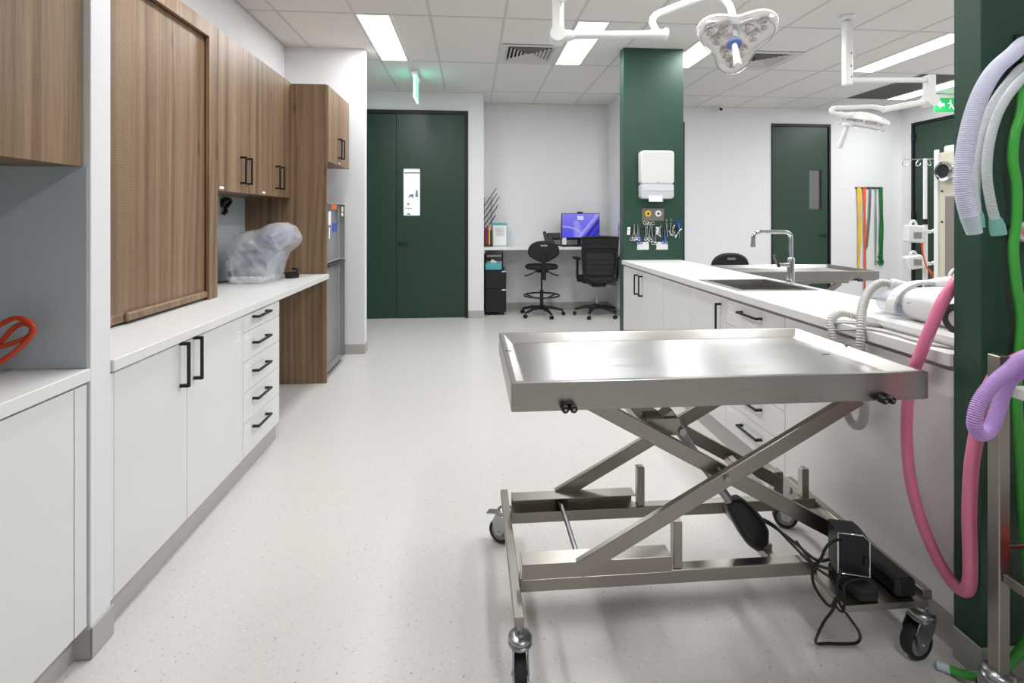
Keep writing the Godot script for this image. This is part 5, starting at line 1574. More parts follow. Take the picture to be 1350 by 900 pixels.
# ---------------------------------------------------------------- surgical lamps
func lamp_head(t: Node3D, c: Vector3, n: Vector3, x: Vector3, r: float, knob: Vector2, collar: Material, first: float) -> void:
	# n: the way it shines; x: a direction across it; three lobes, the first at angle «first»
	x = (x - n * x.dot(n)).normalized()
	var y := n.cross(x)
	var lobes := func(a: float) -> float: return 1.0 + 0.24 * cos(3.0 * (a - first))
	var ring := func(k: float, h: float) -> PackedVector3Array:
		var row := PackedVector3Array()
		for i in 60:
			var a := TAU * i / 60.0
			var rr: float = r * k * lerpf(1.0, lobes.call(a), clampf(k * 1.1, 0, 1))
			row.append(c + (x * cos(a) + y * sin(a)) * rr - n * h)
		return row
	var shell := part(t, "lamp_shell", nb().grid([ring.call(0.985, 0.004), ring.call(1.0, 0.0), ring.call(1.02, 0.006), ring.call(1.01, 0.02), ring.call(0.93, 0.036), ring.call(0.75, 0.05), ring.call(0.5, 0.062), ring.call(0.25, 0.068), ring.call(0.05, 0.07)], true, false), M.enamel)
	part(shell, "reflector_plate", nb().grid([ring.call(0.985, 0.004), ring.call(0.8, 0.010), ring.call(0.3, 0.012), ring.call(0.02, 0.012)], true, false), mat(Color(0.80, 0.78, 0.77), 0.3, 0.5))
	for i in 3:
		var a := first + TAU * i / 3.0
		for j in 3:
			var q: Vector2 = [Vector2(0.86, 0.0), Vector2(0.52, 0.42), Vector2(0.52, -0.42)][j]
			var p := c + (x * cos(a + q.y) + y * sin(a + q.y)) * r * q.x
			var cell := part(shell, "light_cell", nb().lathe([Vector2(0.0, -0.008), Vector2(r * 0.08, -0.004), Vector2(r * 0.17, 0.016), Vector2(r * 0.185, 0.017), Vector2(r * 0.185, -0.004)], Builder.along(p, p + n), 18), mat(Color(0.84, 0.81, 0.80), 0.12, 0.85))
			part(cell, "light_chip", nb().lathe([Vector2(0.0, 0.004), Vector2(r * 0.045, 0.003), Vector2(r * 0.05, -0.004)], Builder.along(p, p + n), 10), M.cream)
	part(shell, "lens_cover", nb().grid([ring.call(0.99, 0.0), ring.call(0.985, -0.03), ring.call(0.94, -0.048), ring.call(0.85, -0.056), ring.call(0.55, -0.060), ring.call(0.25, -0.062), ring.call(0.05, -0.062)], true, false), M.lens)
	part(shell, "lens_rim", nb().tube(Array(ring.call(0.90, -0.053)) + [ring.call(0.90, -0.053)[0]], 0.0022, 6, false), M.grey_plastic)
	var kc := c + x * knob.x + y * knob.y + n * 0.055
	var cl := part(t, "handle_collar", nb().lathe([Vector2(0, -0.012), Vector2(0.040, -0.012), Vector2(0.046, -0.002), Vector2(0.040, 0.010), Vector2(0, 0.010)], Builder.along(kc, kc + n), 28), collar)
	part(cl, "handle", nb().lathe([Vector2(0.016, 0.008), Vector2(0.018, 0.05), Vector2(0.022, 0.195), Vector2(0.019, 0.203), Vector2(0, 0.205)], Builder.along(kc, kc + n), 20), M.plastic_white)

func build_surgical_lights() -> void:
	var t := thing("surgical_lamp", "large white surgical lamp with blue handle collar on a ceiling arm above the exam table", "lamp", v3(0.9, CEIL, 2.5), "ceiling surgical lamps")
	part(t, "ceiling_rose", nb().lathe([Vector2(0, 0), Vector2(0.09, 0), Vector2(0.085, 0.03), Vector2(0.04, 0.04), Vector2(0, 0.04)], Builder.along(v3(0.9, CEIL - 0.001, 2.5), v3(0.9, 0, 2.5)), 24), M.enamel)
	part(t, "ceiling_pole", nb().box(0.87, 0.93, 2.68, CEIL - 0.03, 2.47, 2.53, 0.006), M.enamel)
	part(t, "upper_arm", nb().bar(v3(0.9, 2.735, 2.5), v3(0.545, 2.735, 3.05), 0.045, 0.05, Vector3.UP, 0.008), M.enamel)
	var bl := part(t, "joint_block", nb().boxt(Transform3D(Basis(Vector3(0, 1, 0), 0.5), v3(0.535, 2.63, 3.067)), v3(0.062, 0.30, 0.062), 0.01), M.enamel)
	part(bl, "joint_disc", nb().rod(v3(0.525, 2.512, 3.01), v3(0.54, 2.512, 3.12), 0.048, 28), M.enamel)
	part(bl, "joint_sleeve", nb().lathe([Vector2(0.036, 0.0), Vector2(0.034, 0.05), Vector2(0.024, 0.075), Vector2(0.0, 0.075)], Builder.along(v3(0.56, 2.512, 3.064), v3(1.15, 2.522, 3.016)), 20), M.enamel)
	part(t, "spring_arm", nb().lathe([Vector2(0.023, 0), Vector2(0.023, 0.5), Vector2(0.029, 0.51), Vector2(0.029, 0.58), Vector2(0, 0.58)], Builder.along(v3(0.60, 2.513, 3.061), v3(1.15, 2.522, 3.016)), 20), M.enamel)
	part(t, "arm_end_cap", nb().lathe([Vector2(0, 0), Vector2(0.026, 0), Vector2(0.028, 0.01), Vector2(0.028, 0.05), Vector2(0.036, 0.055), Vector2(0.036, 0.075), Vector2(0, 0.075)], Builder.along(v3(1.135, 2.522, 3.018), v3(1.21, 2.522, 3.012)), 20), M.enamel)
	part(t, "curved_arm", pipe([v3(1.15, 2.53, 3.016), v3(1.122, 2.575, 3.018), v3(1.118, 2.615, 3.02), v3(1.15, 2.648, 3.018), v3(1.211, 2.672, 3.012), v3(1.374, 2.735, 2.999), v3(1.46, 2.762, 2.99), v3(1.53, 2.757, 2.985), v3(1.588, 2.71, 2.982), v3(1.612, 2.64, 2.979), v3(1.622, 2.56, 2.978)], 0.021, 14), M.enamel)
	part(t, "head_joint", nb().rod(v3(1.622, 2.50, 2.978), v3(1.622, 2.59, 2.978), 0.030, 18), M.enamel)
	lamp_head(t, v3(1.632, 2.495, 2.985), v3(-0.20, -0.80, -0.55).normalized(), Vector3(1, 0, 0), 0.20, Vector2(-0.01, 0.0), M.collar_blue, PI / 2 - 0.3)

	t = thing("surgical_lamp", "smaller far white surgical lamp hanging below the dark return grille", "lamp", v3(3.2, CEIL, 4.03), "ceiling surgical lamps")
	var o := v3(3.20, 0, 4.03)
	part(t, "ceiling_rose", nb().lathe([Vector2(0, 0), Vector2(0.062, 0), Vector2(0.055, 0.008), Vector2(0.036, 0.03), Vector2(0, 0.03)], Builder.along(o + v3(0, CEIL - 0.001, 0), o), 24), M.enamel)
	var po := part(t, "ceiling_pole", nb().box(o.x - 0.032, o.x + 0.032, 2.515, CEIL - 0.04, o.z - 0.032, o.z + 0.032, 0.008), M.enamel)
	for y in [2.58, 2.67, 2.78]:
		part(po, "screw", nb().rod(v3(o.x + 0.012, y, o.z - 0.034), v3(o.x + 0.012, y, o.z - 0.031), 0.006, 10), M.rubber)
	part(t, "upper_arm", nb().bar(v3(3.22, 2.56, 4.028), v3(3.89, 2.56, 3.975), 0.04, 0.042, Vector3.UP, 0.010), M.enamel)
	var b2 := part(t, "joint_block", nb().box(3.865, 3.935, 2.38, 2.60, 3.94, 4.01, 0.008), M.enamel)
	part(b2, "joint_disc", nb().rod(v3(3.90, 2.38, 3.925), v3(3.90, 2.38, 4.02), 0.05, 24), M.enamel)
	part(t, "spring_arm", nb().rod(v3(3.88, 2.375, 3.97), v3(3.50, 2.305, 4.0), 0.025, 16), M.enamel)
	part(t, "curved_arm", pipe([v3(3.52, 2.302, 4.0), v3(3.47, 2.318, 4.005), v3(3.40, 2.332, 4.01), v3(3.25, 2.325, 4.02), v3(3.10, 2.322, 4.03), v3(3.06, 2.31, 4.03), v3(3.055, 2.29, 4.03), v3(3.10, 2.268, 4.03), v3(3.17, 2.258, 4.025)], 0.019, 12), M.enamel)
	part(t, "head_joint", nb().rod(v3(3.13, 2.265, 4.03), v3(3.2, 2.25, 4.025), 0.026, 14), M.enamel)
	lamp_head(t, v3(3.33, 2.205, 4.0), v3(-0.16, -0.95, 0.28).normalized(), Vector3(1, -0.2, 0), 0.165, Vector2(-0.13, 0.0), M.enamel, 0.0)


# ---------------------------------------------------------------- far right of the room
func build_back_right() -> void:
	# exit sign seen edge on, over the entry
	var e := thing("exit_sign", "thin illuminated exit sign seen edge-on hanging before the green entry doors", "exit sign", v3(-0.66, 2.77, 6.05), "exit signs")
	part(e, "housing", nb().box(-0.695, -0.625, 3.04, CEIL - 0.001, 5.9, 6.22, 0.004), M.plastic_white)
	var pn := part(e, "sign_panel", nb().box(-0.672, -0.648, 2.78, 3.04, 5.88, 6.24, 0.002), M.exit_white)
	for s in [-1, 1]:
		part(pn, "green_face", nb().box(-0.66 + s * 0.0125 - 0.0005, -0.66 + s * 0.0125 + 0.0005, 2.80, 3.03, 5.90, 6.22), M.exit_pale)
		var a := AreaLight3D.new()
		a.name = "sign_light"
		a.area_size = Vector2(0.3, 0.22)
		a.light_energy = 0.045
		a.light_color = Color(0.35, 1.0, 0.88)
		a.shadow_enabled = true
		e.add_child(a)
		a.position = Vector3(s * 0.02, 0.15, 0)
		a.rotation_degrees.y = -90 * s
	var g := thing("exit_sign", "green exit sign with a white left arrow near the right door", "exit sign", v3(6.6, 2.86, 6.47), "exit signs")
	part(g, "housing", nb().box(6.43, 6.79, 3.045, CEIL - 0.001, 6.44, 6.50, 0.004), M.plastic_white)
	var gp := part(g, "sign_panel", nb().box(6.42, 6.80, 2.86, 3.045, 6.46, 6.48, 0.002), M.exit_green)
	var ar := PackedVector2Array()
	for p in [[-0.055, 0.0], [0.0, 0.05], [0.0, 0.02], [0.055, 0.02], [0.055, -0.02], [0.0, -0.02], [0.0, -0.05]]:
		ar.append(Vector2(p[0], p[1]))
	part(gp, "arrow", nb().prism(ar, Transform3D(Basis(), v3(6.51, 2.953, 6.459)), 0.001), M.exit_white, "white left arrow")
	part(gp, "running_figure", nb().prism(oval(0.024, 0.024, 12), Transform3D(Basis(), v3(6.655, 3.01, 6.459)), 0.001).bar(v3(6.65, 2.99, 6.459), v3(6.675, 2.94, 6.459), 0.001, 0.022, Vector3(1, 0, 0)).bar(v3(6.672, 2.945, 6.459), v3(6.635, 2.905, 6.459), 0.001, 0.014, Vector3.UP).bar(v3(6.675, 2.942, 6.459), v3(6.715, 2.885, 6.459), 0.001, 0.014, Vector3.UP).bar(v3(6.653, 2.982, 6.459), v3(6.615, 2.965, 6.459), 0.001, 0.010, Vector3.UP), M.exit_white)
	part(gp, "doorway_print", nb().box(6.73, 6.775, 2.88, 3.03, 6.4585, 6.4595), M.exit_white)
	var al := AreaLight3D.new()
	al.name = "sign_light"
	al.area_size = Vector2(0.36, 0.17)
	al.light_energy = 0.04
	al.light_color = Color(0.25, 1.0, 0.6)
	al.shadow_enabled = true
	g.add_child(al)
	al.position = Vector3(0.01, 0.09, 0.03)
	al.rotation_degrees.y = 180
	# ceiling camera
	var c := thing("security_camera", "small white and black security camera on the ceiling by the back wall", "camera", v3(3.79, 3.0, 7.4))
	part(c, "mount", nb().lathe([Vector2(0, 0), Vector2(0.05, 0), Vector2(0.045, 0.03), Vector2(0.03, 0.04), Vector2(0, 0.04)], Builder.along(v3(3.79, CEIL - 0.001, 7.4), v3(3.79, 0, 7.4)), 20), M.plastic_white)
	part(c, "body", nb().box(3.765, 3.815, 3.0, 3.062, 7.34, 7.44, 0.012), M.plastic_white)
	part(c, "lens", nb().lathe([Vector2(0, 0.012), Vector2(0.02, 0.012), Vector2(0.024, 0)], Builder.along(v3(3.79, 3.03, 7.34), v3(3.77, 2.98, 7.2)), 16), M.black)
	# leads hanging from a rack on the back wall
	var r := thing("lead_rack", "dark hook rack for animal leads on the back wall", "rack", v3(6.33, 1.84, 7.5))
	part(r, "rail", nb().box(6.10, 6.56, 1.842, 1.868, 7.505, 7.5195, 0.002), M.rubber)
	for x in [6.135, 6.235, 6.33, 6.43, 6.52]:
		part(r, "hook", pipe([v3(x, 1.86, 7.506), v3(x, 1.865, 7.488), v3(x, 1.872, 7.478)], 0.004, 6), M.rubber)
	var lead := func(label: String, mname: String, strands: Array, wide: float, end: String) -> void:
		var s0: Array = strands[0]
		var t := thing("animal_lead", label, "lead", v3(s0[0], s0[2], 7.49), "animal leads on the wall rack")
		for q in strands:
			var a := v3(q[0], 1.868, 7.488)
			var b := v3(q[1], q[2], 7.492)
			var m := a.lerp(b, 0.5) + v3(q[3], 0, -0.004)
			part(t, "strap", ribbon([a, a.lerp(m, 0.5) + v3(q[3] * 0.2, 0, 0), m, b], wide), M[mname])
		var last: Array = strands[strands.size() - 1]
		if end == "clip":
			part(t, "clip", nb().box(last[1] - 0.010, last[1] + 0.010, last[2] - 0.05, last[2], 7.486, 7.498, 0.003), M[mname])
		elif end == "tangle":
			part(t, "tangle", pipe([v3(last[1] - 0.05, last[2] + 0.02, 7.48), v3(last[1] - 0.02, last[2] - 0.02, 7.475), v3(last[1] + 0.04, last[2] + 0.0, 7.47), v3(last[1] + 0.01, last[2] + 0.08, 7.478), v3(last[1] - 0.04, last[2] + 0.10, 7.485)], 0.012, 8), M[mname])
	lead.call("yellow animal lead hanging leftmost on the wall rack", "yellow", [[6.125, 6.14, 0.62, 0.01], [6.140, 6.165, 1.15, -0.012], [6.165, 6.15, 0.62, 0.02]], 0.022, "clip")
	lead.call("long orange animal lead reaching almost to the floor", "orange", [[6.230, 6.245, 0.16, 0.012], [6.245, 6.252, 0.62, -0.006]], 0.032, "clip")
	lead.call("grey animal lead hanging askew in the middle of the rack", "leash_grey", [[6.335, 6.27, 0.86, 0.008], [6.342, 6.285, 0.90, 0.014]], 0.018, "")
	lead.call("thin sage green animal lead on the wall rack", "leash_sage", [[6.428, 6.432, 0.62, 0.006], [6.434, 6.430, 0.70, -0.006]], 0.012, "clip")
	lead.call("bundle of dark green animal lead hanging rightmost on the rack", "leash_green", [[6.505, 6.515, 0.64, 0.004], [6.520, 6.535, 0.62, 0.012], [6.530, 6.50, 0.66, -0.006]], 0.034, "tangle")
	# drip stand with two pumps
	var p := v3(3.40, 0, 3.5)
	var iv := thing("drip_stand", "white wheeled drip stand with four hooks behind the island", "drip stand", p)
	part(iv, "pole", nb().rod(p + v3(0, 0.1, 0), p + v3(0, 1.35, 0), 0.0155, 14).rod(p + v3(0, 1.35, 0), p + v3(0, 1.83, 0), 0.0125, 14), M.enamel)
	part(iv, "collar", nb().rod(p + v3(0, 1.335, 0), p + v3(0, 1.375, 0), 0.021, 14), M.black)
	for k in 2:
		var d: Vector3 = [Vector3(1, 0.06, 0.25), Vector3(-1, -0.02, 0.2)][k].normalized()
		part(iv, "hook_arm", pipe([p + v3(0, 1.825, 0), p + v3(0, 1.825, 0) + d * 0.14, p + v3(0, 1.82, 0) + d * 0.15, p + v3(0, 1.785, 0) + d * 0.155, p + v3(0, 1.775, 0) + d * 0.135, p + v3(0, 1.795, 0) + d * 0.12], 0.0035, 6), M.chrome)
		part(iv, "hook_arm", pipe([p + v3(0, 1.825, 0) + d * 0.02, p + v3(0, 1.82, 0) + d * 0.045, p + v3(0, 1.785, 0) + d * 0.065, p + v3(0, 1.775, 0) + d * 0.045, p + v3(0, 1.795, 0) + d * 0.03], 0.0035, 6), M.chrome)
	star_base_white(iv, p)
	for k in 2:
		var y: float = [1.20, 1.0][k]
		var q := thing("infusion_pump", ["upper white infusion pump clamped to the drip stand", "lower white infusion pump clamped to the drip stand"][k], "pump", p + v3(-0.09, y, 0), "infusion pumps")
		part(q, "case", nb().boxt(Transform3D(Basis(Vector3(0, 1, 0), 0.4) * Basis(Vector3(0, 0, 1), -0.06 if k == 0 else 0.22), p + v3(-0.095, y + 0.065 - k * 0.012, 0)), v3(0.105, 0.13 - k * 0.03, 0.085), 0.010), M.plastic_white)
		part(q, "carry_handle", pipe([p + v3(-0.125, y + 0.125 - k * 0.03, -0.005), p + v3(-0.115, y + 0.155 - k * 0.03, -0.005), p + v3(-0.08, y + 0.158 - k * 0.03, 0.005), p + v3(-0.06, y + 0.125 - k * 0.03, 0.01)], 0.010, 8), M.plastic_white)
		part(q, "keypad", nb().boxt(Transform3D(Basis(Vector3(0, 1, 0), 0.4), p + v3(-0.102, y + 0.055, -0.046)), v3(0.05, 0.045, 0.004)), M.grey_plastic)
		part(q, "clamp", nb().bar(p + v3(-0.05, y + 0.08 - k * 0.04, 0), p + v3(0.04, y + 0.08 - k * 0.04, 0), 0.03, 0.026, Vector3.UP, 0.004), M.plastic_white)
		part(q, "clamp_knob", nb().ball(p + v3(0.062, y + 0.085 - k * 0.04, -0.01), v3(0.022, 0.016, 0.016)), M.plastic_white)
	for k in 2:
		solo("giving_set_line", pipe([p + v3(-0.06 + k * 0.01, 1.20, -0.03), p + v3(-0.055, 1.12, -0.04), p + v3(-0.03, 1.02, -0.045), p + v3(0.04 + 0.03 * k, 0.92, -0.04), p + v3(0.10, 0.80 - 0.05 * k, -0.03), p + v3(0.09, 0.70, -0.02)], 0.0045, 6), M.orange, ["inner orange drip line below the upper infusion pump", "outer orange drip line below the upper infusion pump"][k], "drip line", p + v3(0, 0.7, 0), "orange drip lines")
	# anaesthetic machine column, mostly behind the green pier
	var a := v3(3.05, 0, 2.83)
	var an := thing("anaesthetic_machine", "cream and grey anaesthetic machine half hidden by the green pier", "machine", a)
	part(an, "back_panel", nb().box(2.897, 2.913, 0.12, 1.81, 2.895, 2.925, 0.004), M.enamel)
	part(an, "column", nb().box(2.902, 3.160, 0.12, 1.79, 2.780, 2.895, 0.006), M.cream)
	part(an, "grey_cover", nb().box(2.894, 3.180, 0.85, 1.52, 2.765, 2.848, 0.004), M.taupe)
	var side := Builder.along(v3(2.902, 1.67, 2.835), v3(0, 1.67, 2.835))
	part(an, "absorber", nb().lathe([Vector2(0, 0), Vector2(0.058, 0), Vector2(0.062, 0.01), Vector2(0.060, 0.03), Vector2(0.044, 0.036), Vector2(0.042, 0.03)], side, 24), M.chrome)
	part(an, "pressure_gauge", nb().lathe([Vector2(0.0, 0.028), Vector2(0.042, 0.030), Vector2(0.042, 0.0)], side, 20), M.black)
	part(an, "top_hood", nb().box(2.945, 3.150, 1.79, 1.835, 2.740, 2.910, 0.01), M.plastic_white)
	for y in [1.36, 1.55, 1.62]:
		part(an, "bolt", nb().rod(v3(2.902, y, 2.87), v3(2.897, y, 2.87), 0.006, 8), M.rubber)
	part(an, "side_lever", nb().tube([v3(2.935, 1.30, 2.770), v3(2.900, 1.305, 2.750), v3(2.860, 1.31, 2.740)], [0.012, 0.010, 0.008], 8), M.grey_plastic)
	part(an, "base", nb().box(2.850, 3.300, 0.06, 0.12, 2.630, 3.030, 0.01), M.grey_plastic)
	for q in [[2.9, 2.68], [3.25, 2.68], [2.9, 2.98], [3.25, 2.98]]:
		part(an, "wheel", nb().rod(v3(q[0] - 0.012, 0.03, q[1]), v3(q[0] + 0.012, 0.03, q[1]), 0.03, 14), M.rubber)
	part(an, "white_hook", pipe([v3(2.925, 1.0, 2.770), v3(2.910, 1.06, 2.760), v3(2.870, 1.08, 2.760), v3(2.840, 1.05, 2.760), v3(2.840, 1.02, 2.760)], 0.008, 8), M.plastic_white)
	part(an, "mask_holder", nb().ball(v3(2.970, 0.96, 2.720), v3(0.06, 0.05, 0.05)), M.connector_clear)

func star_base_white(t: Node3D, c: Vector3) -> void:
	for k in 5:
		var a := 0.3 + TAU * k / 5.0
		var d := Vector3(cos(a), 0, sin(a))
		var leg := part(t, "base_leg", nb().bar(c + v3(0, 0.1, 0), c + v3(0, 0.075, 0) + d * 0.26, 0.028, 0.022, Vector3.UP, 0.004), M.enamel)
		part(leg, "wheel", nb().rod(c + d * 0.26 + v3(0, 0.032, 0) + Vector3(-d.z, 0, d.x) * 0.011, c + d * 0.26 + v3(0, 0.032, 0) - Vector3(-d.z, 0, d.x) * 0.011, 0.032, 14), M.rubber)

# a flat woven strap through points, facing the room
func ribbon(pts: Array, w: float) -> Builder:
	var p := spline(pts, 0.05)
	var rows := []
	for i in p.size():
		var d: Vector3 = (p[mini(i + 1, p.size() - 1)] - p[maxi(i - 1, 0)]).normalized()
		var tw := 0.5 * sin(i * 0.55)
		var s := (d.cross(Vector3(0, 0, 1)).normalized() * cos(tw) + Vector3(0, 0, 1) * sin(tw) * 0.6).normalized()
		var n := s.cross(d).normalized()
		rows.append(PackedVector3Array([p[i] + s * w / 2 + n * 0.0015, p[i] - s * w / 2 + n * 0.0015, p[i] - s * w / 2 - n * 0.0015, p[i] + s * w / 2 - n * 0.0015]))
	return nb().grid(rows)


# ---------------------------------------------------------------- patient warmer on the island
func build_warmer() -> void:
	var y := 0.955
	var t := thing("patient_warmer", "white patient warming machine with a clear chamber on the island worktop", "machine", v3(1.75, y, 1.72))
	part(t, "base", nb().prism(rrect(0.30, 0.47, 0.05), looking(v3(1.745, y + 0.024, 1.715), Vector3(1, 0, 0), Vector3(0, 0, 1)), 0.046, 0.014), M.plastic_white)
	# body: a flattened barrel lying along Z
	var rows := []
	for q in [[1.495, 0.80], [1.51, 0.97], [1.56, 1.0], [1.68, 1.0], [1.75, 0.99], [1.775, 0.93], [1.785, 0.7]]:
		var row := PackedVector3Array()
		for k in 28:
			var a := TAU * k / 28.0
			row.append(v3(1.745 + signf(cos(a)) * pow(absf(cos(a)), 0.75) * 0.125 * q[1], y + 0.105 + signf(sin(a)) * pow(absf(sin(a)), 0.75) * 0.068 * q[1], q[0]))
		rows.append(row)
	part(t, "body", nb().grid(rows), M.plastic_white)
	rows = []
	for q in [[1.775, 0.92, 0.0], [1.82, 0.98, 0.0], [1.87, 0.95, 0.0], [1.91, 0.84, -0.01], [1.94, 0.6, -0.02], [1.948, 0.3, -0.025]]:
		var row := PackedVector3Array()
		for k in 24:
			var a := TAU * k / 24.0
			row.append(v3(1.735 + cos(a) * 0.115 * q[1], y + 0.10 + q[2] + sin(a) * 0.062 * q[1], q[0]))
		rows.append(row)
	part(t, "clear_chamber", nb().grid(rows), M.chamber, "clear plastic chamber")
	part(t, "chamber_float", nb().box(1.67, 1.74, y + 0.055, y + 0.10, 1.83, 1.88, 0.006), mat(Color(0.50, 0.52, 0.62), 0.4))
	# arched band over the body
	var band := []
	var inner := []
	for k in 17:
		var a := -0.15 + (PI + 0.3) * k / 16.0
		var p := v3(1.745 + cos(a) * 0.140, y + 0.085 + sin(a) * 0.098, 0)
		band.append(p)
	var bb := nb()
	for k in 16:
		var p: Vector3 = band[k]; var q: Vector3 = band[k + 1]
		bb.bar(p + v3(0, 0, 1.80) + (p - q) * 0.03, q + v3(0, 0, 1.80) + (q - p) * 0.03, 0.042, 0.012, Vector3(cos(PI * k / 16.0), sin(PI * k / 16.0), 0.001), 0.002)
	part(t, "handle_band", bb, M.plastic_white)
	part(t, "hose_port", nb().lathe([Vector2(0.021, 0), Vector2(0.026, 0.005), Vector2(0.026, 0.055), Vector2(0.022, 0.06), Vector2(0.0, 0.06)], Builder.along(v3(1.765, 1.10, 1.90), v3(1.70, 1.118, 1.928)), 20), M.plastic_white)
	part(t, "cord_bridge", pipe([v3(1.78, 1.115, 1.82), v3(1.81, 1.14, 1.74), v3(1.82, 1.125, 1.62), v3(1.82, 1.10, 1.52)], 0.028, 12), M.plastic_white)
	part(t, "display", nb().boxt(looking(v3(1.625, y + 0.108, 1.72), Vector3(0, 0, -1), Vector3.UP), v3(0.055, 0.022, 0.006), 0.002), M.grey_plastic)
	var k0 := Builder.along(v3(1.622, y + 0.095, 1.545), v3(1.0, y + 0.095, 1.545))
	part(t, "dial_ring", nb().lathe([Vector2(0.028, 0), Vector2(0.05, 0), Vector2(0.05, 0.012), Vector2(0.038, 0.016), Vector2(0.028, 0.012), Vector2(0.028, 0)], k0, 28), M.rubber, "dark dial ring")
	part(t, "dial_face", nb().lathe([Vector2(0, 0.010), Vector2(0.030, 0.010), Vector2(0.030, 0)], k0, 24), mat(Color(0.72, 0.72, 0.72), 0.3))
	part(t, "breathing_hose", ribbed([v3(1.71, 1.115, 1.925), v3(1.67, 1.117, 1.928), v3(1.61, 1.085, 1.912), v3(1.55, 1.031, 1.871), v3(1.505, 0.965, 1.825), v3(1.487, 0.855, 1.803), v3(1.487, 0.744, 1.788), v3(1.487, 0.666, 1.785), v3(1.487, 0.604, 1.799), v3(1.487, 0.580, 1.833), v3(1.487, 0.60, 1.868), v3(1.487, 0.677, 1.897), v3(1.487, 0.790, 1.926), v3(1.49, 0.88, 1.95), v3(1.505, 0.955, 1.985), v3(1.55, 0.985, 1.99), v3(1.60, 0.977, 1.965), v3(1.64, 0.977, 1.93)], 0.017, 0.0105, 0.0048, 14), M.hose_grey, "grey corrugated hose")
	part(t, "power_cord", pipe([v3(1.66, 0.962, 1.80), v3(1.58, 0.9595, 1.86), v3(1.525, 0.959, 1.92), v3(1.502, 0.945, 1.97), v3(1.497, 0.925, 1.955), v3(1.502, 0.935, 1.90), v3(1.52, 0.959, 1.80), v3(1.545, 0.959, 1.72), v3(1.54, 0.959, 1.64), v3(1.55, 0.959, 1.56), v3(1.60, 0.959, 1.50)], 0.0038, 6), mat(Color(0.62, 0.61, 0.60), 0.4))


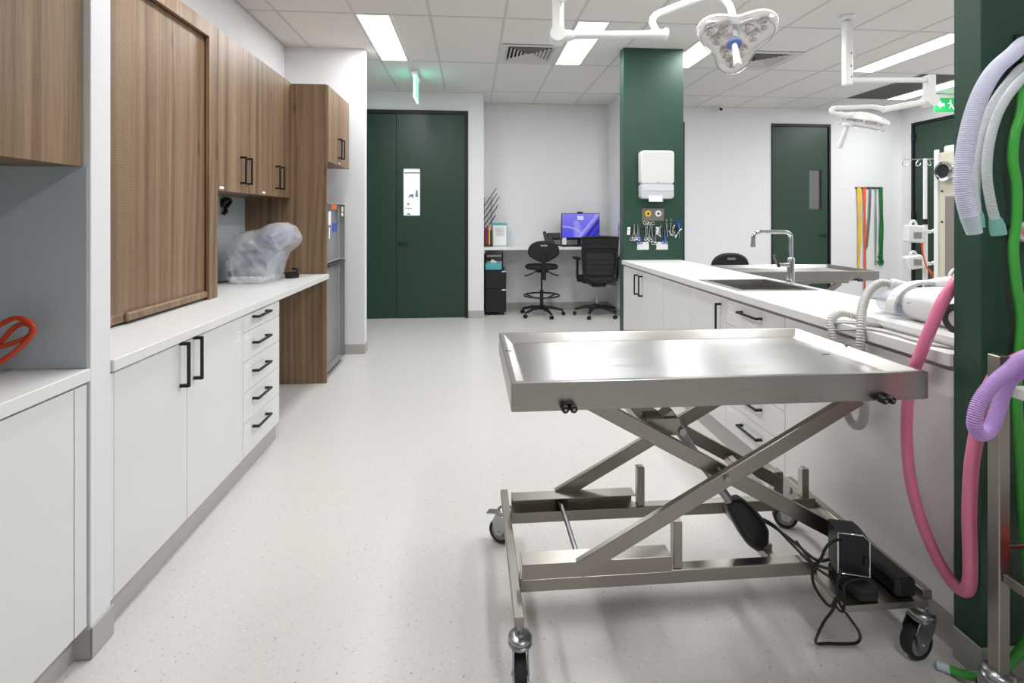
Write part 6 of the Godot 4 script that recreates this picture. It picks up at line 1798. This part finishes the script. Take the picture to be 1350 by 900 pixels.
# ---------------------------------------------------------------- hoses and trolley at the green pier
func build_pillar_items() -> void:
	var h := thing("hose_hook", "black hook bracket near the top of the green pier", "hook", v3(1.64, 1.86, 1.37))
	part(h, "plate", nb().box(1.63, 1.73, 1.85, 1.94, 1.374, 1.3835, 0.003), M.black)
	part(h, "arm", nb().box(1.65, 1.71, 1.845, 1.86, 1.29, 1.374, 0.004).box(1.65, 1.71, 1.86, 1.91, 1.28, 1.29, 0.003), M.black)
	part(h, "screw", nb().rod(v3(1.645, 1.925, 1.3705), v3(1.645, 1.925, 1.3745), 0.006, 10), M.zinc)
	var l := thing("breathing_tube", "wide lilac corrugated breathing tube draped over the hook on the green pier", "hose", v3(1.38, 1.36, 1.28), "breathing tubes hanging on the green pier")
	part(l, "hose", ribbed([v3(1.70, 1.84, 1.335), v3(1.66, 1.888, 1.335), v3(1.606, 1.896, 1.33), v3(1.541, 1.855, 1.31), v3(1.465, 1.803, 1.29), v3(1.414, 1.74, 1.28), v3(1.384, 1.665, 1.28), v3(1.364, 1.581, 1.28), v3(1.354, 1.497, 1.28), v3(1.363, 1.434, 1.28), v3(1.380, 1.38, 1.28)], 0.0215, 0.006, 0.0028, 18), M.hose_lilac)
	part(l, "cuff", nb().tube([v3(1.376, 1.392, 1.28), v3(1.382, 1.372, 1.28), v3(1.391, 1.345, 1.28)], [0.022, 0.020, 0.018], 16), M.connector_clear)
	var cl := thing("breathing_tube", "slim clear corrugated tube, the shorter one with a green end on the pier", "hose", v3(1.46, 1.36, 1.33), "breathing tubes hanging on the green pier")
	part(cl, "hose", ribbed([v3(1.68, 1.82, 1.352), v3(1.63, 1.836, 1.352), v3(1.565, 1.785, 1.34), v3(1.505, 1.71, 1.335), v3(1.474, 1.622, 1.335), v3(1.455, 1.523, 1.335), v3(1.453, 1.447, 1.335), v3(1.459, 1.39, 1.335)], 0.0125, 0.005, 0.002, 14), M.hose_clear)
	part(cl, "connector", nb().tube([v3(1.458, 1.402, 1.335), v3(1.460, 1.382, 1.335), v3(1.462, 1.36, 1.335)], [0.0145, 0.0165, 0.0165], 16), M.connector, "green plastic connector")
	var c2 := thing("breathing_tube", "slim clear corrugated tube, the longer one with a green end on the pier", "hose", v3(1.487, 1.34, 1.305), "breathing tubes hanging on the green pier")
	part(c2, "hose", ribbed([v3(1.66, 1.80, 1.312), v3(1.61, 1.812, 1.312), v3(1.537, 1.755, 1.305), v3(1.49, 1.684, 1.305), v3(1.463, 1.597, 1.305), v3(1.456, 1.511, 1.305), v3(1.467, 1.435, 1.305), v3(1.484, 1.372, 1.305)], 0.0125, 0.005, 0.002, 14), M.hose_clear)
	part(c2, "connector", nb().tube([v3(1.481, 1.385, 1.305), v3(1.487, 1.365, 1.305), v3(1.493, 1.34, 1.305)], [0.0145, 0.018, 0.018], 16), M.connector, "green plastic connector")
	solo("green_hose", pipe([v3(1.645, 1.86, 1.355), v3(1.63, 1.785, 1.355), v3(1.616, 1.694, 1.352), v3(1.598, 1.638, 1.352), v3(1.591, 1.56, 1.352), v3(1.603, 1.482, 1.352), v3(1.603, 1.381, 1.352), v3(1.593, 1.292, 1.352), v3(1.603, 1.191, 1.352), v3(1.618, 1.09, 1.352), v3(1.611, 0.979, 1.352), v3(1.603, 0.867, 1.352), v3(1.615, 0.688, 1.352), v3(1.625, 0.477, 1.35), v3(1.64, 0.32, 1.35), v3(1.66, 0.26, 1.35)], 0.0125, 12), M.hose_green, "bright green hose hanging in waves down the green pier", "hose", v3(1.6, 0.14, 1.352), "green hoses")
	var gf := thing("green_hose", "end of a green hose lying on the floor at the pier's foot", "hose", v3(1.47, 0, 1.33), "green hoses")
	part(gf, "hose", pipe([v3(1.64, 0.20, 1.335), v3(1.622, 0.154, 1.338), v3(1.588, 0.105, 1.34), v3(1.555, 0.078, 1.342), v3(1.522, 0.057, 1.348), v3(1.487, 0.037, 1.362), v3(1.462, 0.024, 1.384), v3(1.455, 0.0165, 1.405), v3(1.447, 0.0135, 1.416)], 0.0125, 12), M.hose_green)
	part(gf, "end_cuff", nb().tube([v3(1.452, 0.0142, 1.41), v3(1.442, 0.0138, 1.42), v3(1.425, 0.0138, 1.43)], [0.0135, 0.0135, 0.0115], 12), M.connector_clear)
	solo("pink_hose", pipe([v3(1.66, 1.25, 1.53), v3(1.60, 1.215, 1.505), v3(1.545, 1.16, 1.497), v3(1.515, 1.111, 1.50), v3(1.492, 1.021, 1.519), v3(1.482, 0.932, 1.545), v3(1.482, 0.841, 1.579), v3(1.482, 0.732, 1.594), v3(1.482, 0.603, 1.594), v3(1.482, 0.483, 1.576), v3(1.480, 0.381, 1.534), v3(1.478, 0.305, 1.48), v3(1.470, 0.270, 1.42), v3(1.460, 0.278, 1.375), v3(1.450, 0.322, 1.349), v3(1.45, 0.406, 1.347), v3(1.45, 0.514, 1.350), v3(1.45, 0.628, 1.346), v3(1.451, 0.712, 1.338), v3(1.466, 0.812, 1.332), v3(1.488, 0.897, 1.327), v3(1.515, 0.950, 1.318), v3(1.575, 0.988, 1.314), v3(1.643, 1.005, 1.314), v3(1.75, 1.0, 1.314)], 0.0175, 14), M.hose_pink, "thick pink hose hanging in a long loop beside the green pier", "hose", v3(1.48, 0.27, 1.45))
	solo("purple_hose", ribbed([v3(1.60, 1.02, 1.02), v3(1.45, 1.07, 1.06), v3(1.32, 1.064, 1.08), v3(1.261, 1.029, 1.08), v3(1.213, 0.991, 1.08), v3(1.182, 0.948, 1.08), v3(1.174, 0.904, 1.08), v3(1.20, 0.876, 1.09), v3(1.237, 0.884, 1.10), v3(1.265, 0.918, 1.11), v3(1.296, 0.966, 1.12), v3(1.328, 1.005, 1.12), v3(1.40, 1.03, 1.11), v3(1.55, 1.01, 1.06), v3(1.62, 1.0, 1.0)], 0.0155, 0.005, 0.0026, 16), M.hose_purple, "purple corrugated hose looped over the steel trolley", "hose", v3(1.3, 0.876, 1.08))
	# trolley
	var t := thing("steel_trolley", "stainless steel instrument trolley at the right edge before the green pier", "trolley", v3(1.72, 0, 1.08))
	var S: Material = M.steel_base
	for q in [[1.444, 1.263], [1.97, 1.263], [1.444, 0.80], [1.97, 0.80]]:
		part(t, "post", nb().box(q[0] - 0.0165, q[0] + 0.0165, 0.14, 1.012, q[1] - 0.0165, q[1] + 0.0165, 0.002), S)
		caster(t, v3(q[0], 0, q[1]), 0.145, 0.35)
	for y in [0.485, 0.955]:
		part(t, "back_rail", nb().box(1.461, 1.953, y - 0.006, y + 0.006, 1.256, 1.268, 0.001), S)
	for x in [1.444, 1.97]:
		part(t, "side_rail", nb().box(x - 0.008, x + 0.008, 0.40, 0.425, 0.817, 1.245, 0.001), S)
	part(t, "lower_shelf", nb().box(1.452, 1.962, 0.386, 0.4, 0.81, 1.255, 0.002), S)
	part(t, "upper_shelf", nb().box(1.465, 1.952, 0.90, 0.93, 0.80, 1.25, 0.002), M.enamel)
	solo("shelf_mat", nb().box(1.50, 1.94, 0.9305, 0.955, 0.82, 1.24, 0.004), mat(Color(0.22, 0.10, 0.11), 0.6), "dark maroon mat on the trolley's upper shelf", "mat", v3(1.72, 0.93, 1.03))
	var r := thing("red_container", "small red container on the trolley's lower shelf", "container", v3(1.60, 0.4, 1.18))
	part(r, "tub", nb().box(1.515, 1.68, 0.401, 0.47, 1.12, 1.24, 0.010), M.red)
	part(r, "lid", nb().box(1.51, 1.685, 0.47, 0.482, 1.115, 1.245, 0.004), M.red)
	var g := thing("pressure_gauge", "small round white gauge on the green pier beside the green hose", "gauge", v3(1.645, 1.345, 1.37))
	part(g, "case", nb().lathe([Vector2(0, 0), Vector2(0.03, 0), Vector2(0.03, 0.025), Vector2(0.026, 0.028), Vector2(0.024, 0.024), Vector2(0, 0.024)], Builder.along(v3(1.645, 1.345, 1.3835), v3(1.645, 1.345, 1.0)), 24), M.plastic_white)
	part(g, "dial", nb().lathe([Vector2(0, 0.0245), Vector2(0.018, 0.0245), Vector2(0.018, 0.023)], Builder.along(v3(1.645, 1.345, 1.3835), v3(1.645, 1.345, 1.0)), 20), M.hose_pink)
